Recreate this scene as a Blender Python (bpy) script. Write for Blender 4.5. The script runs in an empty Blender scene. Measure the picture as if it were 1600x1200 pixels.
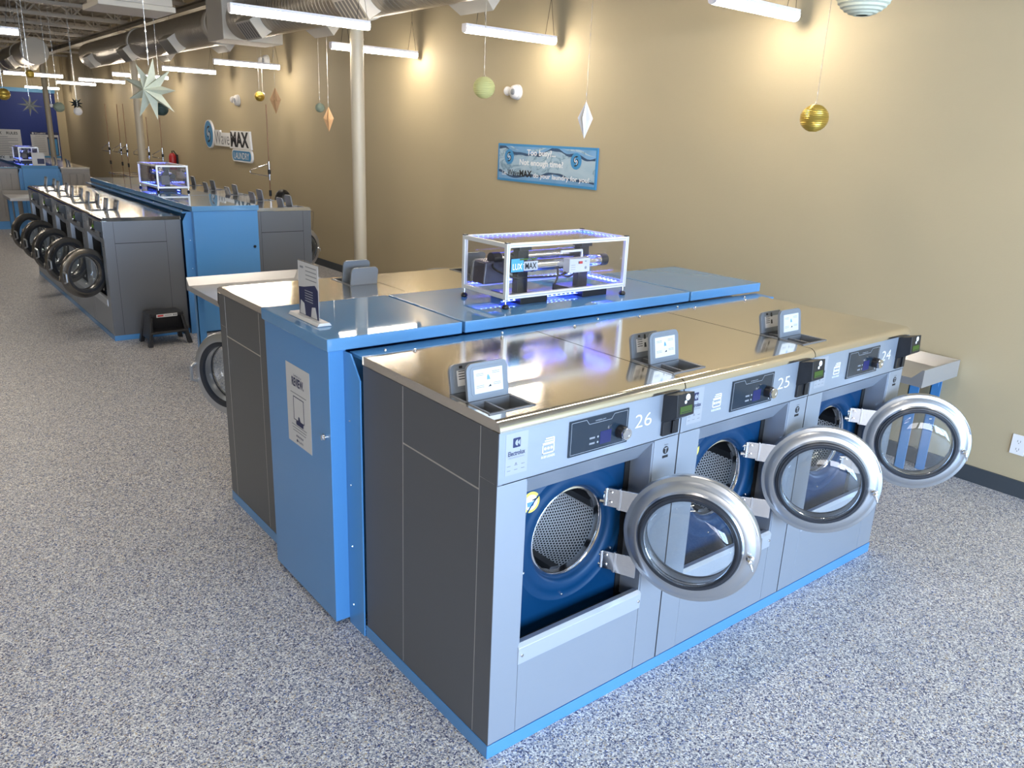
import bpy, bmesh, math, random
from math import sin, cos, pi, radians as RAD
from mathutils import Vector, Matrix
random.seed(7)
S = bpy.context.scene
COL = S.collection

# ------------------------------------------------------------------ materials
def nt(name):
    m = bpy.data.materials.new(name); m.use_nodes = True
    t = m.node_tree; b = t.nodes['Principled BSDF']
    return m, t, b
def setc(b, col, metallic=0.0, rough=0.5, coat=0.0, spec=None):
    b.inputs['Base Color'].default_value = (*col, 1)
    b.inputs['Metallic'].default_value = metallic
    b.inputs['Roughness'].default_value = rough
    b.inputs['Coat Weight'].default_value = coat
    b.inputs['Coat Roughness'].default_value = 0.08
    if spec is not None: b.inputs['Specular IOR Level'].default_value = spec
def plain(name, col, metallic=0.0, rough=0.5, coat=0.0, bump=0.0, bscale=200, vary=0.0):
    m, t, b = nt(name); setc(b, col, metallic, rough, coat)
    N, L = t.nodes, t.links
    if bump or vary:
        tc = N.new('ShaderNodeTexCoord'); no = N.new('ShaderNodeTexNoise')
        no.inputs['Scale'].default_value = bscale; no.inputs['Detail'].default_value = 3
        L.new(tc.outputs['Object'], no.inputs['Vector'])
    if bump:
        bp = N.new('ShaderNodeBump'); bp.inputs['Strength'].default_value = bump; bp.inputs['Distance'].default_value = 0.002
        L.new(no.outputs['Fac'], bp.inputs['Height']); L.new(bp.outputs['Normal'], b.inputs['Normal'])
    if vary:
        mx = N.new('ShaderNodeMix'); mx.data_type = 'RGBA'
        mx.inputs['A'].default_value = (*[c*(1-vary) for c in col], 1); mx.inputs['B'].default_value = (*[min(1, c*(1+vary)) for c in col], 1)
        L.new(no.outputs['Fac'], mx.inputs['Factor']); L.new(mx.outputs['Result'], b.inputs['Base Color'])
    return m
def brushed(name, col, rough, axis=0, metallic=1.0, amt=0.12, aniso=0.0):
    m, t, b = nt(name); setc(b, col, metallic, rough)
    N, L = t.nodes, t.links
    tc = N.new('ShaderNodeTexCoord'); mp = N.new('ShaderNodeMapping'); no = N.new('ShaderNodeTexNoise')
    sc = [260, 260, 260]; sc[axis] = 3
    mp.inputs['Scale'].default_value = sc
    no.inputs['Scale'].default_value = 1.0; no.inputs['Detail'].default_value = 2
    L.new(tc.outputs['Object'], mp.inputs['Vector']); L.new(mp.outputs['Vector'], no.inputs['Vector'])
    mr = N.new('ShaderNodeMapRange'); mr.inputs['To Min'].default_value = rough-amt*.5; mr.inputs['To Max'].default_value = rough+amt*.5
    L.new(no.outputs['Fac'], mr.inputs['Value']); L.new(mr.outputs['Result'], b.inputs['Roughness'])
    bp = N.new('ShaderNodeBump'); bp.inputs['Strength'].default_value = 0.06; bp.inputs['Distance'].default_value = 0.0006
    L.new(no.outputs['Fac'], bp.inputs['Height']); L.new(bp.outputs['Normal'], b.inputs['Normal'])
    return m
def emit(name, col, strength):
    m, t, b = nt(name); setc(b, (0, 0, 0), 0, .5)
    b.inputs['Emission Color'].default_value = (*col, 1); b.inputs['Emission Strength'].default_value = strength
    return m
def clear(name, tint=(1, 1, 1), gloss=0.02, ior=1.45):
    m = bpy.data.materials.new(name); m.use_nodes = True
    t = m.node_tree; N, L = t.nodes, t.links; N.remove(N['Principled BSDF'])
    tr = N.new('ShaderNodeBsdfTransparent'); tr.inputs['Color'].default_value = (*tint, 1)
    gl = N.new('ShaderNodeBsdfGlossy'); gl.inputs['Roughness'].default_value = gloss
    lw = N.new('ShaderNodeLayerWeight'); lw.inputs['Blend'].default_value = .5
    pw = N.new('ShaderNodeMath'); pw.operation = 'POWER'; pw.inputs[1].default_value = 4.0
    fr = N.new('ShaderNodeMath'); fr.operation = 'MULTIPLY_ADD'; fr.inputs[1].default_value = .9; fr.inputs[2].default_value = .04 if ior < 1.5 else .07
    mx = N.new('ShaderNodeMixShader')
    L.new(lw.outputs['Facing'], pw.inputs[0]); L.new(pw.outputs[0], fr.inputs[0])
    L.new(fr.outputs[0], mx.inputs['Fac']); L.new(tr.outputs[0], mx.inputs[1]); L.new(gl.outputs[0], mx.inputs[2])
    L.new(mx.outputs[0], N['Material Output'].inputs['Surface'])
    return m

def floor_mat():
    m, t, b = nt('flake_floor'); setc(b, (.3, .3, .33), 0, .42)
    N, L = t.nodes, t.links
    tc = N.new('ShaderNodeTexCoord')
    def layer(scale, stops, off):
        mp = N.new('ShaderNodeMapping'); mp.inputs['Location'].default_value = (off, off*.7, 0)
        v = N.new('ShaderNodeTexVoronoi'); v.inputs['Scale'].default_value = scale; v.voronoi_dimensions = '2D'
        L.new(tc.outputs['Object'], mp.inputs['Vector']); L.new(mp.outputs['Vector'], v.inputs['Vector'])
        sp = N.new('ShaderNodeSeparateColor'); L.new(v.outputs['Color'], sp.inputs[0])
        r = N.new('ShaderNodeValToRGB'); r.color_ramp.interpolation = 'CONSTANT'
        e = r.color_ramp.elements
        e[0].position = 0; e[0].color = (*stops[0][1], 1); e[1].position = stops[1][0]; e[1].color = (*stops[1][1], 1)
        for p, c in stops[2:]:
            k = e.new(p); k.color = (*c, 1)
        L.new(sp.outputs[0], r.inputs['Fac'])
        return r, sp
    st = [(0, (0.045, 0.050, 0.106)), (.14, (0.157, 0.174, 0.246)), (.28, (0.336, 0.336, 0.370)), (.46, (0.493, 0.482, 0.476)), (.64, (0.650, 0.633, 0.605)), (.80, (0.829, 0.818, 0.784)), (.92, (0.515, 0.414, 0.280)), (.965, (0.134, 0.202, 0.426))]
    a, sa = layer(165, st, 0.0)
    c, sc_ = layer(270, st, 3.7)
    mx = N.new('ShaderNodeMix'); mx.data_type = 'RGBA'
    gt = N.new('ShaderNodeMath'); gt.operation = 'GREATER_THAN'; gt.inputs[1].default_value = .55
    L.new(sc_.outputs[1], gt.inputs[0]); L.new(gt.outputs[0], mx.inputs['Factor'])
    L.new(a.outputs[0], mx.inputs['A']); L.new(c.outputs[0], mx.inputs['B'])
    L.new(mx.outputs['Result'], b.inputs['Base Color'])
    bp = N.new('ShaderNodeBump'); bp.inputs['Strength'].default_value = .25; bp.inputs['Distance'].default_value = .001
    L.new(sa.outputs[1], bp.inputs['Height']); L.new(bp.outputs['Normal'], b.inputs['Normal'])
    return m
def perforated():
    m, t, b = nt('perforated_drum_steel'); setc(b, (.78, .78, .79), .55, .42)
    N, L = t.nodes, t.links
    uv = N.new('ShaderNodeUVMap'); uv.uv_map = 'UVMap'
    def lattice(off):
        mp = N.new('ShaderNodeMapping'); mp.inputs['Scale'].default_value = (1/.0125, 1/.0217, 1); mp.inputs['Location'].default_value = (off, off, 0)
        L.new(uv.outputs[0], mp.inputs['Vector'])
        fr = N.new('ShaderNodeVectorMath'); fr.operation = 'FRACTION'; L.new(mp.outputs[0], fr.inputs[0])
        sb = N.new('ShaderNodeVectorMath'); sb.operation = 'SUBTRACT'; sb.inputs[1].default_value = (.5, .5, 0); L.new(fr.outputs[0], sb.inputs[0])
        ml = N.new('ShaderNodeVectorMath'); ml.operation = 'MULTIPLY'; ml.inputs[1].default_value = (1, 1.732, 0); L.new(sb.outputs[0], ml.inputs[0])
        ln = N.new('ShaderNodeVectorMath'); ln.operation = 'LENGTH'; L.new(ml.outputs[0], ln.inputs[0])
        return ln.outputs['Value']
    mn = N.new('ShaderNodeMath'); mn.operation = 'MINIMUM'
    L.new(lattice(0), mn.inputs[0]); L.new(lattice(.5), mn.inputs[1])
    lt = N.new('ShaderNodeMath'); lt.operation = 'LESS_THAN'; lt.inputs[1].default_value = .28
    L.new(mn.outputs[0], lt.inputs[0])
    dk = N.new('ShaderNodeBsdfDiffuse'); dk.inputs['Color'].default_value = (.004, .004, .005, 1)
    mx = N.new('ShaderNodeMixShader'); L.new(lt.outputs[0], mx.inputs['Fac'])
    L.new(b.outputs[0], mx.inputs[1]); L.new(dk.outputs[0], mx.inputs[2])
    L.new(mx.outputs[0], N['Material Output'].inputs['Surface'])
    return m
def spiral_duct():
    m, t, b = nt('painted_spiral_duct'); setc(b, (.33, .285, .22), .5, .36)
    N, L = t.nodes, t.links
    tc = N.new('ShaderNodeTexCoord'); mp = N.new('ShaderNodeMapping')
    w = N.new('ShaderNodeTexWave'); w.wave_type = 'BANDS'; w.bands_direction = 'Y'; w.inputs['Scale'].default_value = 4.2
    L.new(tc.outputs['Object'], mp.inputs['Vector']); L.new(mp.outputs[0], w.inputs['Vector'])
    r = N.new('ShaderNodeValToRGB'); r.color_ramp.elements[0].position = .86; r.color_ramp.elements[1].position = .98
    L.new(w.outputs['Fac'], r.inputs['Fac'])
    bp = N.new('ShaderNodeBump'); bp.inputs['Strength'].default_value = 1.0; bp.inputs['Distance'].default_value = .012
    L.new(r.outputs[0], bp.inputs['Height']); L.new(bp.outputs[0], b.inputs['Normal'])
    return m
def deck_mat():
    m, t, b = nt('corrugated_roof_deck'); setc(b, (.22, .19, .15), 0, .7)
    N, L = t.nodes, t.links
    tc = N.new('ShaderNodeTexCoord'); w = N.new('ShaderNodeTexWave'); w.bands_direction = 'X'; w.inputs['Scale'].default_value = 2.2
    L.new(tc.outputs['Object'], w.inputs['Vector'])
    bp = N.new('ShaderNodeBump'); bp.inputs['Strength'].default_value = .8; bp.inputs['Distance'].default_value = .03
    L.new(w.outputs['Fac'], bp.inputs['Height']); L.new(bp.outputs[0], b.inputs['Normal'])
    return m
def water_mat():
    m, t, b = nt('water_splash_print'); setc(b, (.4, .6, .75), 0, .35)
    N, L = t.nodes, t.links
    tc = N.new('ShaderNodeTexCoord'); mp = N.new('ShaderNodeMapping'); mp.inputs['Scale'].default_value = (1.6, 1, 3)
    no = N.new('ShaderNodeTexNoise'); no.inputs['Scale'].default_value = 2.2; no.inputs['Detail'].default_value = 4; no.inputs['Distortion'].default_value = 1.6
    L.new(tc.outputs['Object'], mp.inputs['Vector']); L.new(mp.outputs[0], no.inputs['Vector'])
    r = N.new('ShaderNodeValToRGB'); e = r.color_ramp.elements
    e[0].position = .30; e[0].color = (.31, .45, .58, 1); e[1].position = .75; e[1].color = (.44, .56, .63, 1)
    for p, c in ((.42, (.38, .52, .61)), (.465, (.16, .27, .37)), (.48, (.38, .51, .60)), (.62, (.42, .54, .61))):
        k = e.new(p); k.color = (*c, 1)
    L.new(no.outputs['Fac'], r.inputs['Fac']); L.new(r.outputs[0], b.inputs['Base Color'])
    return m

M = {}
M['floor'] = floor_mat()
M['wall'] = plain('beige_orange_peel_wall', (.452, .372, .232), 0, .75, bump=.35, bscale=90)
M['base'] = plain('slate_rubber_baseboard', (.045, .055, .065), 0, .5)
M['navywall'] = plain('royal_blue_wall_paint', (.004, .022, .17), 0, .6, bump=.2, bscale=90)
M['skytrim'] = plain('light_blue_trim_paint', (.12, .36, .62), 0, .55)
M['deck'] = deck_mat()
M['steelbeam'] = plain('taupe_painted_steel', (.36, .315, .255), 0, .55)
M['column'] = plain('cream_painted_column', (.50, .44, .33), 0, .45, bump=.1, bscale=40)
M['duct'] = spiral_duct()
M['ductbox'] = plain('painted_duct_board', (.46, .42, .35), 0, .6)
M['grille'] = plain('dark_duct_grille', (.16, .15, .135), .3, .5)  # flat dark strips across each vent face
M['blue'] = plain('sky_blue_enamel', (.068, .235, .51), 0, .30, coat=.35, bump=.05, bscale=150)
M['cap'] = plain('glossy_blue_enamel_cap', (.10, .255, .47), 0, .30, coat=1.0)
M['cap'].node_tree.nodes['Principled BSDF'].inputs['Specular IOR Level'].default_value = .0
M['cap'].node_tree.nodes['Principled BSDF'].inputs['Coat Roughness'].default_value = .02
M['cap'].node_tree.nodes['Principled BSDF'].inputs['Coat IOR'].default_value = 1.6
M['top'] = brushed('brushed_steel_worktop', (.84, .79, .71), .11, axis=0, amt=.08)
M['front'] = brushed('brushed_steel_front', (.36, .395, .45), .40, axis=0, amt=.1, metallic=.6)
M['side'] = plain('grey_coated_side_panel', (.155, .162, .175), .7, .42, bump=.05, bscale=300)
M['sillsteel'] = brushed('bright_sill_steel', (.56, .60, .66), .36, axis=0, amt=.1, metallic=.6)
M['seam'] = plain('bright_panel_edge', (.62, .60, .56), .9, .3)
M['dark'] = plain('black_gap', (.006, .006, .007), 0, .7)
M['navy'] = plain('navy_enamel_drum_front', (.001, .030, .085), 0, .42)
M['navy'].node_tree.nodes['Principled BSDF'].inputs['Specular IOR Level'].default_value = .22
M['perf'] = perforated()
M['chrome'] = plain('polished_chrome', (.80, .80, .82), 1, .12)
M['doorring'] = plain('satin_silver_door_ring', (.46, .47, .49), .85, .30)
M['shadering'] = plain('shade_toned_door_ring', (.20, .19, .18), .9, .25)  # ring colour darkened for the dim side these doors face
M['rubber'] = plain('dark_rubber_gasket', (.018, .021, .028), 0, .35)
M['glass'] = clear('door_bowl_glass', (.93, .955, .97), .01, 1.5)
M['acrylic'] = clear('clear_acrylic', (.985, .985, .995), .02, 1.42)
M['black'] = plain('black_plastic', (.010, .010, .012), 0, .38)
M['blacksteel'] = plain('black_steel', (.012, .012, .014), .2, .35)
M['panel'] = plain('dark_display_glass', (.012, .022, .035), 0, .16, coat=.4)
M['lcd'] = emit('lit_blue_lcd', (.02, .04, .55), .35)
M['green'] = emit('lit_green_lcd', (.16, .42, .02), .35)
M['white'] = plain('white_print', (.80, .80, .80), 0, .5)
M['paper'] = plain('white_card', (.52, .52, .52), 0, .45)
M['ink'] = plain('navy_ink', (.014, .02, .075), 0, .5)
M['blackink'] = plain('black_ink', (.008, .008, .010), 0, .5)
M['greyink'] = plain('grey_ink', (.20, .21, .23), 0, .5)
M['redink'] = plain('red_ink', (.45, .02, .02), 0, .5)
M['label'] = plain('silver_label', (.42, .44, .48), .5, .38)
M['trayplast'] = plain('grey_tray_plastic', (.16, .17, .185), 0, .4)
M['lid'] = plain('grey_blue_lid_plastic', (.15, .17, .195), 0, .33)
M['smoky'] = plain('smoky_grey_plastic', (.055, .055, .075), 0, .25)
M['alu'] = plain('white_anodised_profile', (.72, .72, .70), .35, .35)
M['led'] = emit('lit_blue_led', (.13, .24, 1.0), 24)
M['ledstrip'] = emit('lit_blue_led_strip', (.03, .05, 1.0), 14)
M['tube'] = emit('lit_fixture_lens', (1.0, .89, .745), 58)
M['housing'] = plain('white_fixture_housing', (.75, .72, .74), 0, .45)
M['yellow'] = plain('yellow_sticker', (.80, .62, .10), 0, .45)
M['stblue'] = plain('sticker_blue', (.10, .25, .60), 0, .45)
M['logo'] = plain('logo_blue', (.05, .26, .52), 0, .4)
M['water'] = water_mat()
M['printblue'] = plain('banner_sky_blue', (.18, .36, .58), 0, .4, vary=.35, bscale=6)
M['printnavy'] = plain('banner_wave_navy', (.03, .07, .14), 0, .4, vary=.6, bscale=14)
M['foil'] = plain('silver_foil_string', (.85, .84, .80), .8, .25)
M['gold'] = plain('gold_foil_paper', (.50, .35, .07), .75, .36)
M['cream'] = plain('pale_yellow_paper', (.52, .50, .20), 0, .7)
M['mint'] = plain('mint_paper', (.47, .49, .385), 0, .65, vary=.08, bscale=60)
M['peach'] = plain('peach_paper', (.60, .36, .18), 0, .6)
M['whitepaper'] = plain('white_paper', (.75, .74, .74), 0, .6)
M['sage'] = plain('sage_paper', (.22, .27, .21), 0, .65)
M['dkgreen'] = plain('dark_green_paper', (.012, .035, .03), 0, .55)
M['blackpaper'] = plain('black_paper', (.01, .016, .02), 0, .55)
M['silverpaper'] = plain('grey_paper', (.33, .34, .33), .3, .5)
M['offwhite'] = plain('off_white_plastic', (.62, .60, .58), 0, .4)
M['red'] = plain('red_enamel', (.35, .015, .02), 0, .35)
M['litpole'] = plain('orange_lit_pole', (.26, .15, .09), .8, .35)  # orange glow on the silver poles put into their colour
M['greypanel'] = plain('taupe_ribbed_panel', (.22, .205, .19), .3, .45)
M['traysteel'] = brushed('brushed_steel_tray', (.52, .52, .53), .32, axis=0, metallic=.65)
M['window'] = clear('window_glass', (.97, .98, 1), .0, 1.45)

# ------------------------------------------------------------------ mesh builder
class MB:
    def __init__(s): s.v = []; s.f = []; s.m = []; s.uv = {}
    def add(s, vs, fs, m=0):
        o = len(s.v); s.v += [tuple(x) for x in vs]
        for f in fs: s.f.append([o+i for i in f]); s.m.append(m)
        return s
    def box(s, x0, y0, z0, x1, y1, z1, m=0):
        if x0 > x1: x0, x1 = x1, x0
        if y0 > y1: y0, y1 = y1, y0
        if z0 > z1: z0, z1 = z1, z0
        v = [(x0,y0,z0),(x1,y0,z0),(x1,y1,z0),(x0,y1,z0),(x0,y0,z1),(x1,y0,z1),(x1,y1,z1),(x0,y1,z1)]
        return s.add(v, [(0,3,2,1),(4,5,6,7),(0,1,5,4),(1,2,6,5),(2,3,7,6),(3,0,4,7)], m)
    def prism(s, pts, ax, a, b, m=0):
        # pts: 2D polygon in the plane normal to ax, extruded from a to b
        def P(p, h): return {'x': (h, p[0], p[1]), 'y': (p[0], h, p[1]), 'z': (p[0], p[1], h)}[ax]
        n = len(pts); v = [P(p, a) for p in pts]+[P(p, b) for p in pts]
        f = [tuple(range(n))[::-1], tuple(range(n, 2*n))]+[(i, (i+1) % n, n+(i+1) % n, n+i) for i in range(n)]
        return s.add(v, f, m)
    def flat(s, pts, y, m=0, t=.0006):
        return s.prism(pts, 'y', y-t, y, m)
    def tube(s, path, r, n=10, m=0, cap=True):
        P = [Vector(p) for p in path]; rs = r if isinstance(r, (list, tuple)) else [r]*len(P)
        vs = []; up = None
        for i, p in enumerate(P):
            d = (P[min(i+1, len(P)-1)]-P[max(i-1, 0)]).normalized()
            if up is None:
                up = Vector((0, 0, 1)) if abs(d.z) < .9 else Vector((1, 0, 0))
            a = d.cross(up)
            if a.length < 1e-4: a = d.cross(Vector((0, 1, .3)))
            a.normalize(); b = a.cross(d).normalized(); up = b
            for k in range(n):
                t = 2*pi*k/n; vs.append(p+(a*cos(t)+b*sin(t))*rs[i])
        fs = []
        for i in range(len(P)-1):
            for k in range(n): fs.append((i*n+k, i*n+(k+1) % n, (i+1)*n+(k+1) % n, (i+1)*n+k))
        if cap: fs += [tuple(range(n))[::-1], tuple(range((len(P)-1)*n, len(P)*n))]
        return s.add(vs, fs, m)
    def lathe(s, prof, c=(0,0,0), axis='y', n=48, m=0, closed=False, ms=None):
        # prof: (radius, height along the axis)
        def P(r, h, t):
            if axis == 'y': return (c[0]+r*cos(t), c[1]+h, c[2]+r*sin(t))
            if axis == 'z': return (c[0]+r*cos(t), c[1]+r*sin(t), c[2]+h)
            return (c[0]+h, c[1]+r*cos(t), c[2]+r*sin(t))
        k = len(prof); vs = [P(r, h, 2*pi*i/n) for (r, h) in prof for i in range(n)]
        R = range(k if closed else k-1)
        for j in R:
            jj = (j+1) % k
            s.add([], [], m)
        o = len(s.v); s.v += vs
        for j in R:
            jj = (j+1) % k
            for i in range(n):
                s.f.append([o+j*n+i, o+j*n+(i+1) % n, o+jj*n+(i+1) % n, o+jj*n+i]); s.m.append(ms[j] if ms else m)
        if not closed:
            if prof[0][0] > 1e-5: s.f.append([o+i for i in range(n)][::-1]); s.m.append(ms[0] if ms else m)
            if prof[-1][0] > 1e-5: s.f.append([o+(k-1)*n+i for i in range(n)]); s.m.append(ms[-1] if ms else m)
        return s
    def text(s, body, x, z, h, y=0.0, w=None, m=0, bold=0.0, align='l', t=.0005):
        vs, fs, bw, bh = textmesh(body, bold)
        sx = sz = h
        if w: sx = w/bw
        ox = {'l': 0, 'c': -bw*sx/2, 'r': -bw*sx}[align]
        return s.add([(x+ox+a*sx, y-t, z+b*sz) for a, b in vs], fs, m)
    def build(s, name, mats, parent=None, loc=(0,0,0), rz=0, rot=None, bevel=0, smooth=38, shift=None, seg=2):
        me = bpy.data.meshes.new(name)
        V = s.v
        if shift: V = [(x*shift[0], y*shift[1], (z*shift[2])+shift[3]) for x, y, z in V]
        me.from_pydata(V, [], s.f)
        for mm in (mats if isinstance(mats, (list, tuple)) else [mats]): me.materials.append(M[mm])
        for p, i in zip(me.polygons, s.m): p.material_index = i
        bm = bmesh.new(); bm.from_mesh(me)
        bm.normal_update()
        if not getattr(s, 'keep', False): bmesh.ops.recalc_face_normals(bm, faces=bm.faces[:])
        bm.to_mesh(me); bm.free()
        if s.uv:
            l = me.uv_layers.new(name='UVMap')
            for p in me.polygons:
                if p.index in s.uv:
                    for li, uv in zip(p.loop_indices, s.uv[p.index]): l.data[li].uv = uv
        if smooth:
            for p in me.polygons: p.use_smooth = True
            me.set_sharp_from_angle(angle=RAD(smooth))
        o = bpy.data.objects.new(name, me); COL.objects.link(o)
        o.parent = parent; o.location = loc
        o.rotation_euler = rot if rot else (0, 0, rz)
        if bevel:
            b = o.modifiers.new('bevel', 'BEVEL'); b.width = bevel; b.segments = seg; b.limit_method = 'ANGLE'; b.angle_limit = RAD(40)
            b.harden_normals = True
        return o
_tc = {}
def textmesh(body, bold=0.0):
    k = (body, bold)
    if k in _tc: return _tc[k]
    cu = bpy.data.curves.new('t', 'FONT'); cu.body = body; cu.size = 1.0; cu.offset = bold; cu.resolution_u = 3
    o = bpy.data.objects.new('t', cu); me = o.to_mesh()
    vs = [(v.co.x, v.co.y) for v in me.vertices]; fs = [tuple(p.vertices) for p in me.polygons]
    o.to_mesh_clear(); bpy.data.objects.remove(o); bpy.data.curves.remove(cu)
    x0 = min(v[0] for v in vs); x1 = max(v[0] for v in vs)
    caph = .70
    vs = [((a-x0)/caph, b/caph) for a, b in vs]
    _tc[k] = (vs, fs, (x1-x0)/caph, 1.0)
    return _tc[k]
def rrect(x0, z0, x1, z1, r, n=5):
    out = []
    for cx, cz, a0 in ((x1-r, z1-r, 0), (x0+r, z1-r, 90), (x0+r, z0+r, 180), (x1-r, z0+r, 270)):
        for i in range(n+1):
            a = RAD(a0+90*i/n); out.append((cx+r*cos(a), cz+r*sin(a)))
    return out
def circ(cx, cz, r, n=24, a0=0, a1=360):
    full = abs(a1-a0) >= 360
    return [(cx+r*cos(RAD(a0+(a1-a0)*i/(n if full else n-1))), cz+r*sin(RAD(a0+(a1-a0)*i/(n if full else n-1)))) for i in range(n)]
def tag(o, label, cat, group=None, kind=None):
    o['label'] = label; o['category'] = cat
    if group: o['group'] = group
    if kind: o['kind'] = kind
    return o
def thing(name, label, cat, loc=(0,0,0), rz=0, group=None):
    o = bpy.data.objects.new(name, None); o.empty_display_size = .1; COL.objects.link(o)
    o.location = loc; o.rotation_euler = (0, 0, rz)
    return tag(o, label, cat, group)
def struct(o):
    o['kind'] = 'structure'; return o
def copy_tree(o, parent=None):
    c = o.copy(); COL.objects.link(c); c.parent = parent
    for ch in list(o.children): copy_tree(ch, c)
    return c

# ------------------------------------------------------------------ room
XW, YF, YB, XL, ZC = 3.76, 26.9, -6.5, -7.5, 4.05
struct(MB().box(XL-.1, YB-.1, -.1, XW+.1, YF+.1, 0).build('floor', 'floor', smooth=0))
struct(MB().box(XL-.1, YB-.1, ZC, XW+.1, YF+.1, ZC+.1).build('ceiling', 'deck', smooth=0))
struct(MB().box(XW, YB-.1, 0, XW+.12, YF+.1, ZC).build('wall_right', 'wall', smooth=0))
struct(MB().box(XL-.12, YB-.1, 0, XL, YF+.1, ZC).build('wall_left', 'wall', smooth=0))
struct(MB().box(XL, YF, 0, XW, YF+.12, ZC).build('wall_far', 'wall', smooth=0))
struct(MB().box(XL, YF-.02, 0, 3.52, YF, 2.62).build('trim_1', 'navywall', smooth=0))
struct(MB().box(XL, YF-.03, 2.62, 3.54, YF, 2.73).build('trim_2', 'skytrim', smooth=0))
struct(MB().box(XW-.012, YB, 0, XW, YF, .10).build('baseboard_right', 'base', smooth=0))
wins = [(-6.9, -4.6), (-4.3, -2.0), (-1.7, .6), (.9, 3.2)]
wf = MB(); z0, z1 = .25, 2.9
wf.box(XL, YB-.12, 0, XW, YB, z0); wf.box(XL, YB-.12, z1, XW, YB, ZC)
xs = [XL]+[x for w in wins for x in w]+[XW]
for i in range(0, len(xs), 2): wf.box(xs[i], YB-.12, z0, xs[i+1], YB, z1)
struct(wf.build('wall_front', 'wall', smooth=0))
for i, (a, b) in enumerate(wins):
    w = struct(MB().box(a, YB-.07, z0, b, YB-.06, z1).build('window_%d' % (i+1), 'window', smooth=0))
    fr = MB(); fr.box(a, YB-.1, z0, a+.05, YB-.02, z1); fr.box(b-.05, YB-.1, z0, b, YB-.02, z1); fr.box(a, YB-.1, z0, b, YB-.02, z0+.05); fr.box(a, YB-.1, z1-.05, b, YB-.02, z1)
    fr.box(a, YB-.09, 2.15, b, YB-.03, 2.2)
    fr.build('window_frame', 'blacksteel', w, smooth=0)

# ------------------------------------------------------------------ washing machines
GAP = .0
def swirl(mb, cx, cz, r, y, m_blue, m_white, m_dark, ring=True):
    if ring: mb.flat(circ(cx, cz, r*1.08, 36), y, m_white)
    mb.flat(circ(cx, cz, r, 36), y-.0008, m_blue)
    for mm, off, r0, r1, th, dy in ((m_dark, 0, .68, .30, .26, .0024), (m_dark, 180, .68, .30, .26, .0024), (m_white, 40, .48, .04, .18, .0034), (m_white, 220, .48, .04, .18, .0034)):
        out, inn = [], []
        for i in range(17):
            t = i/16; a = RAD(off+60+t*190)
            ro = r*(r0+(r1-r0)*t); wd = r*th*(sin(pi*(.06+.90*t))**.7)
            out.append((cx+ro*cos(a), cz+ro*sin(a))); inn.append((cx+max(0, ro-wd)*cos(a), cz+max(0, ro-wd)*sin(a)))
        for i in range(16):
            mb.add([(out[i][0], y-dy, out[i][1]), (out[i+1][0], y-dy, out[i+1][1]), (inn[i+1][0], y-dy, inn[i+1][1]), (inn[i][0], y-dy, inn[i][1])], [(0, 1, 2, 3)], mm)

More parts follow.
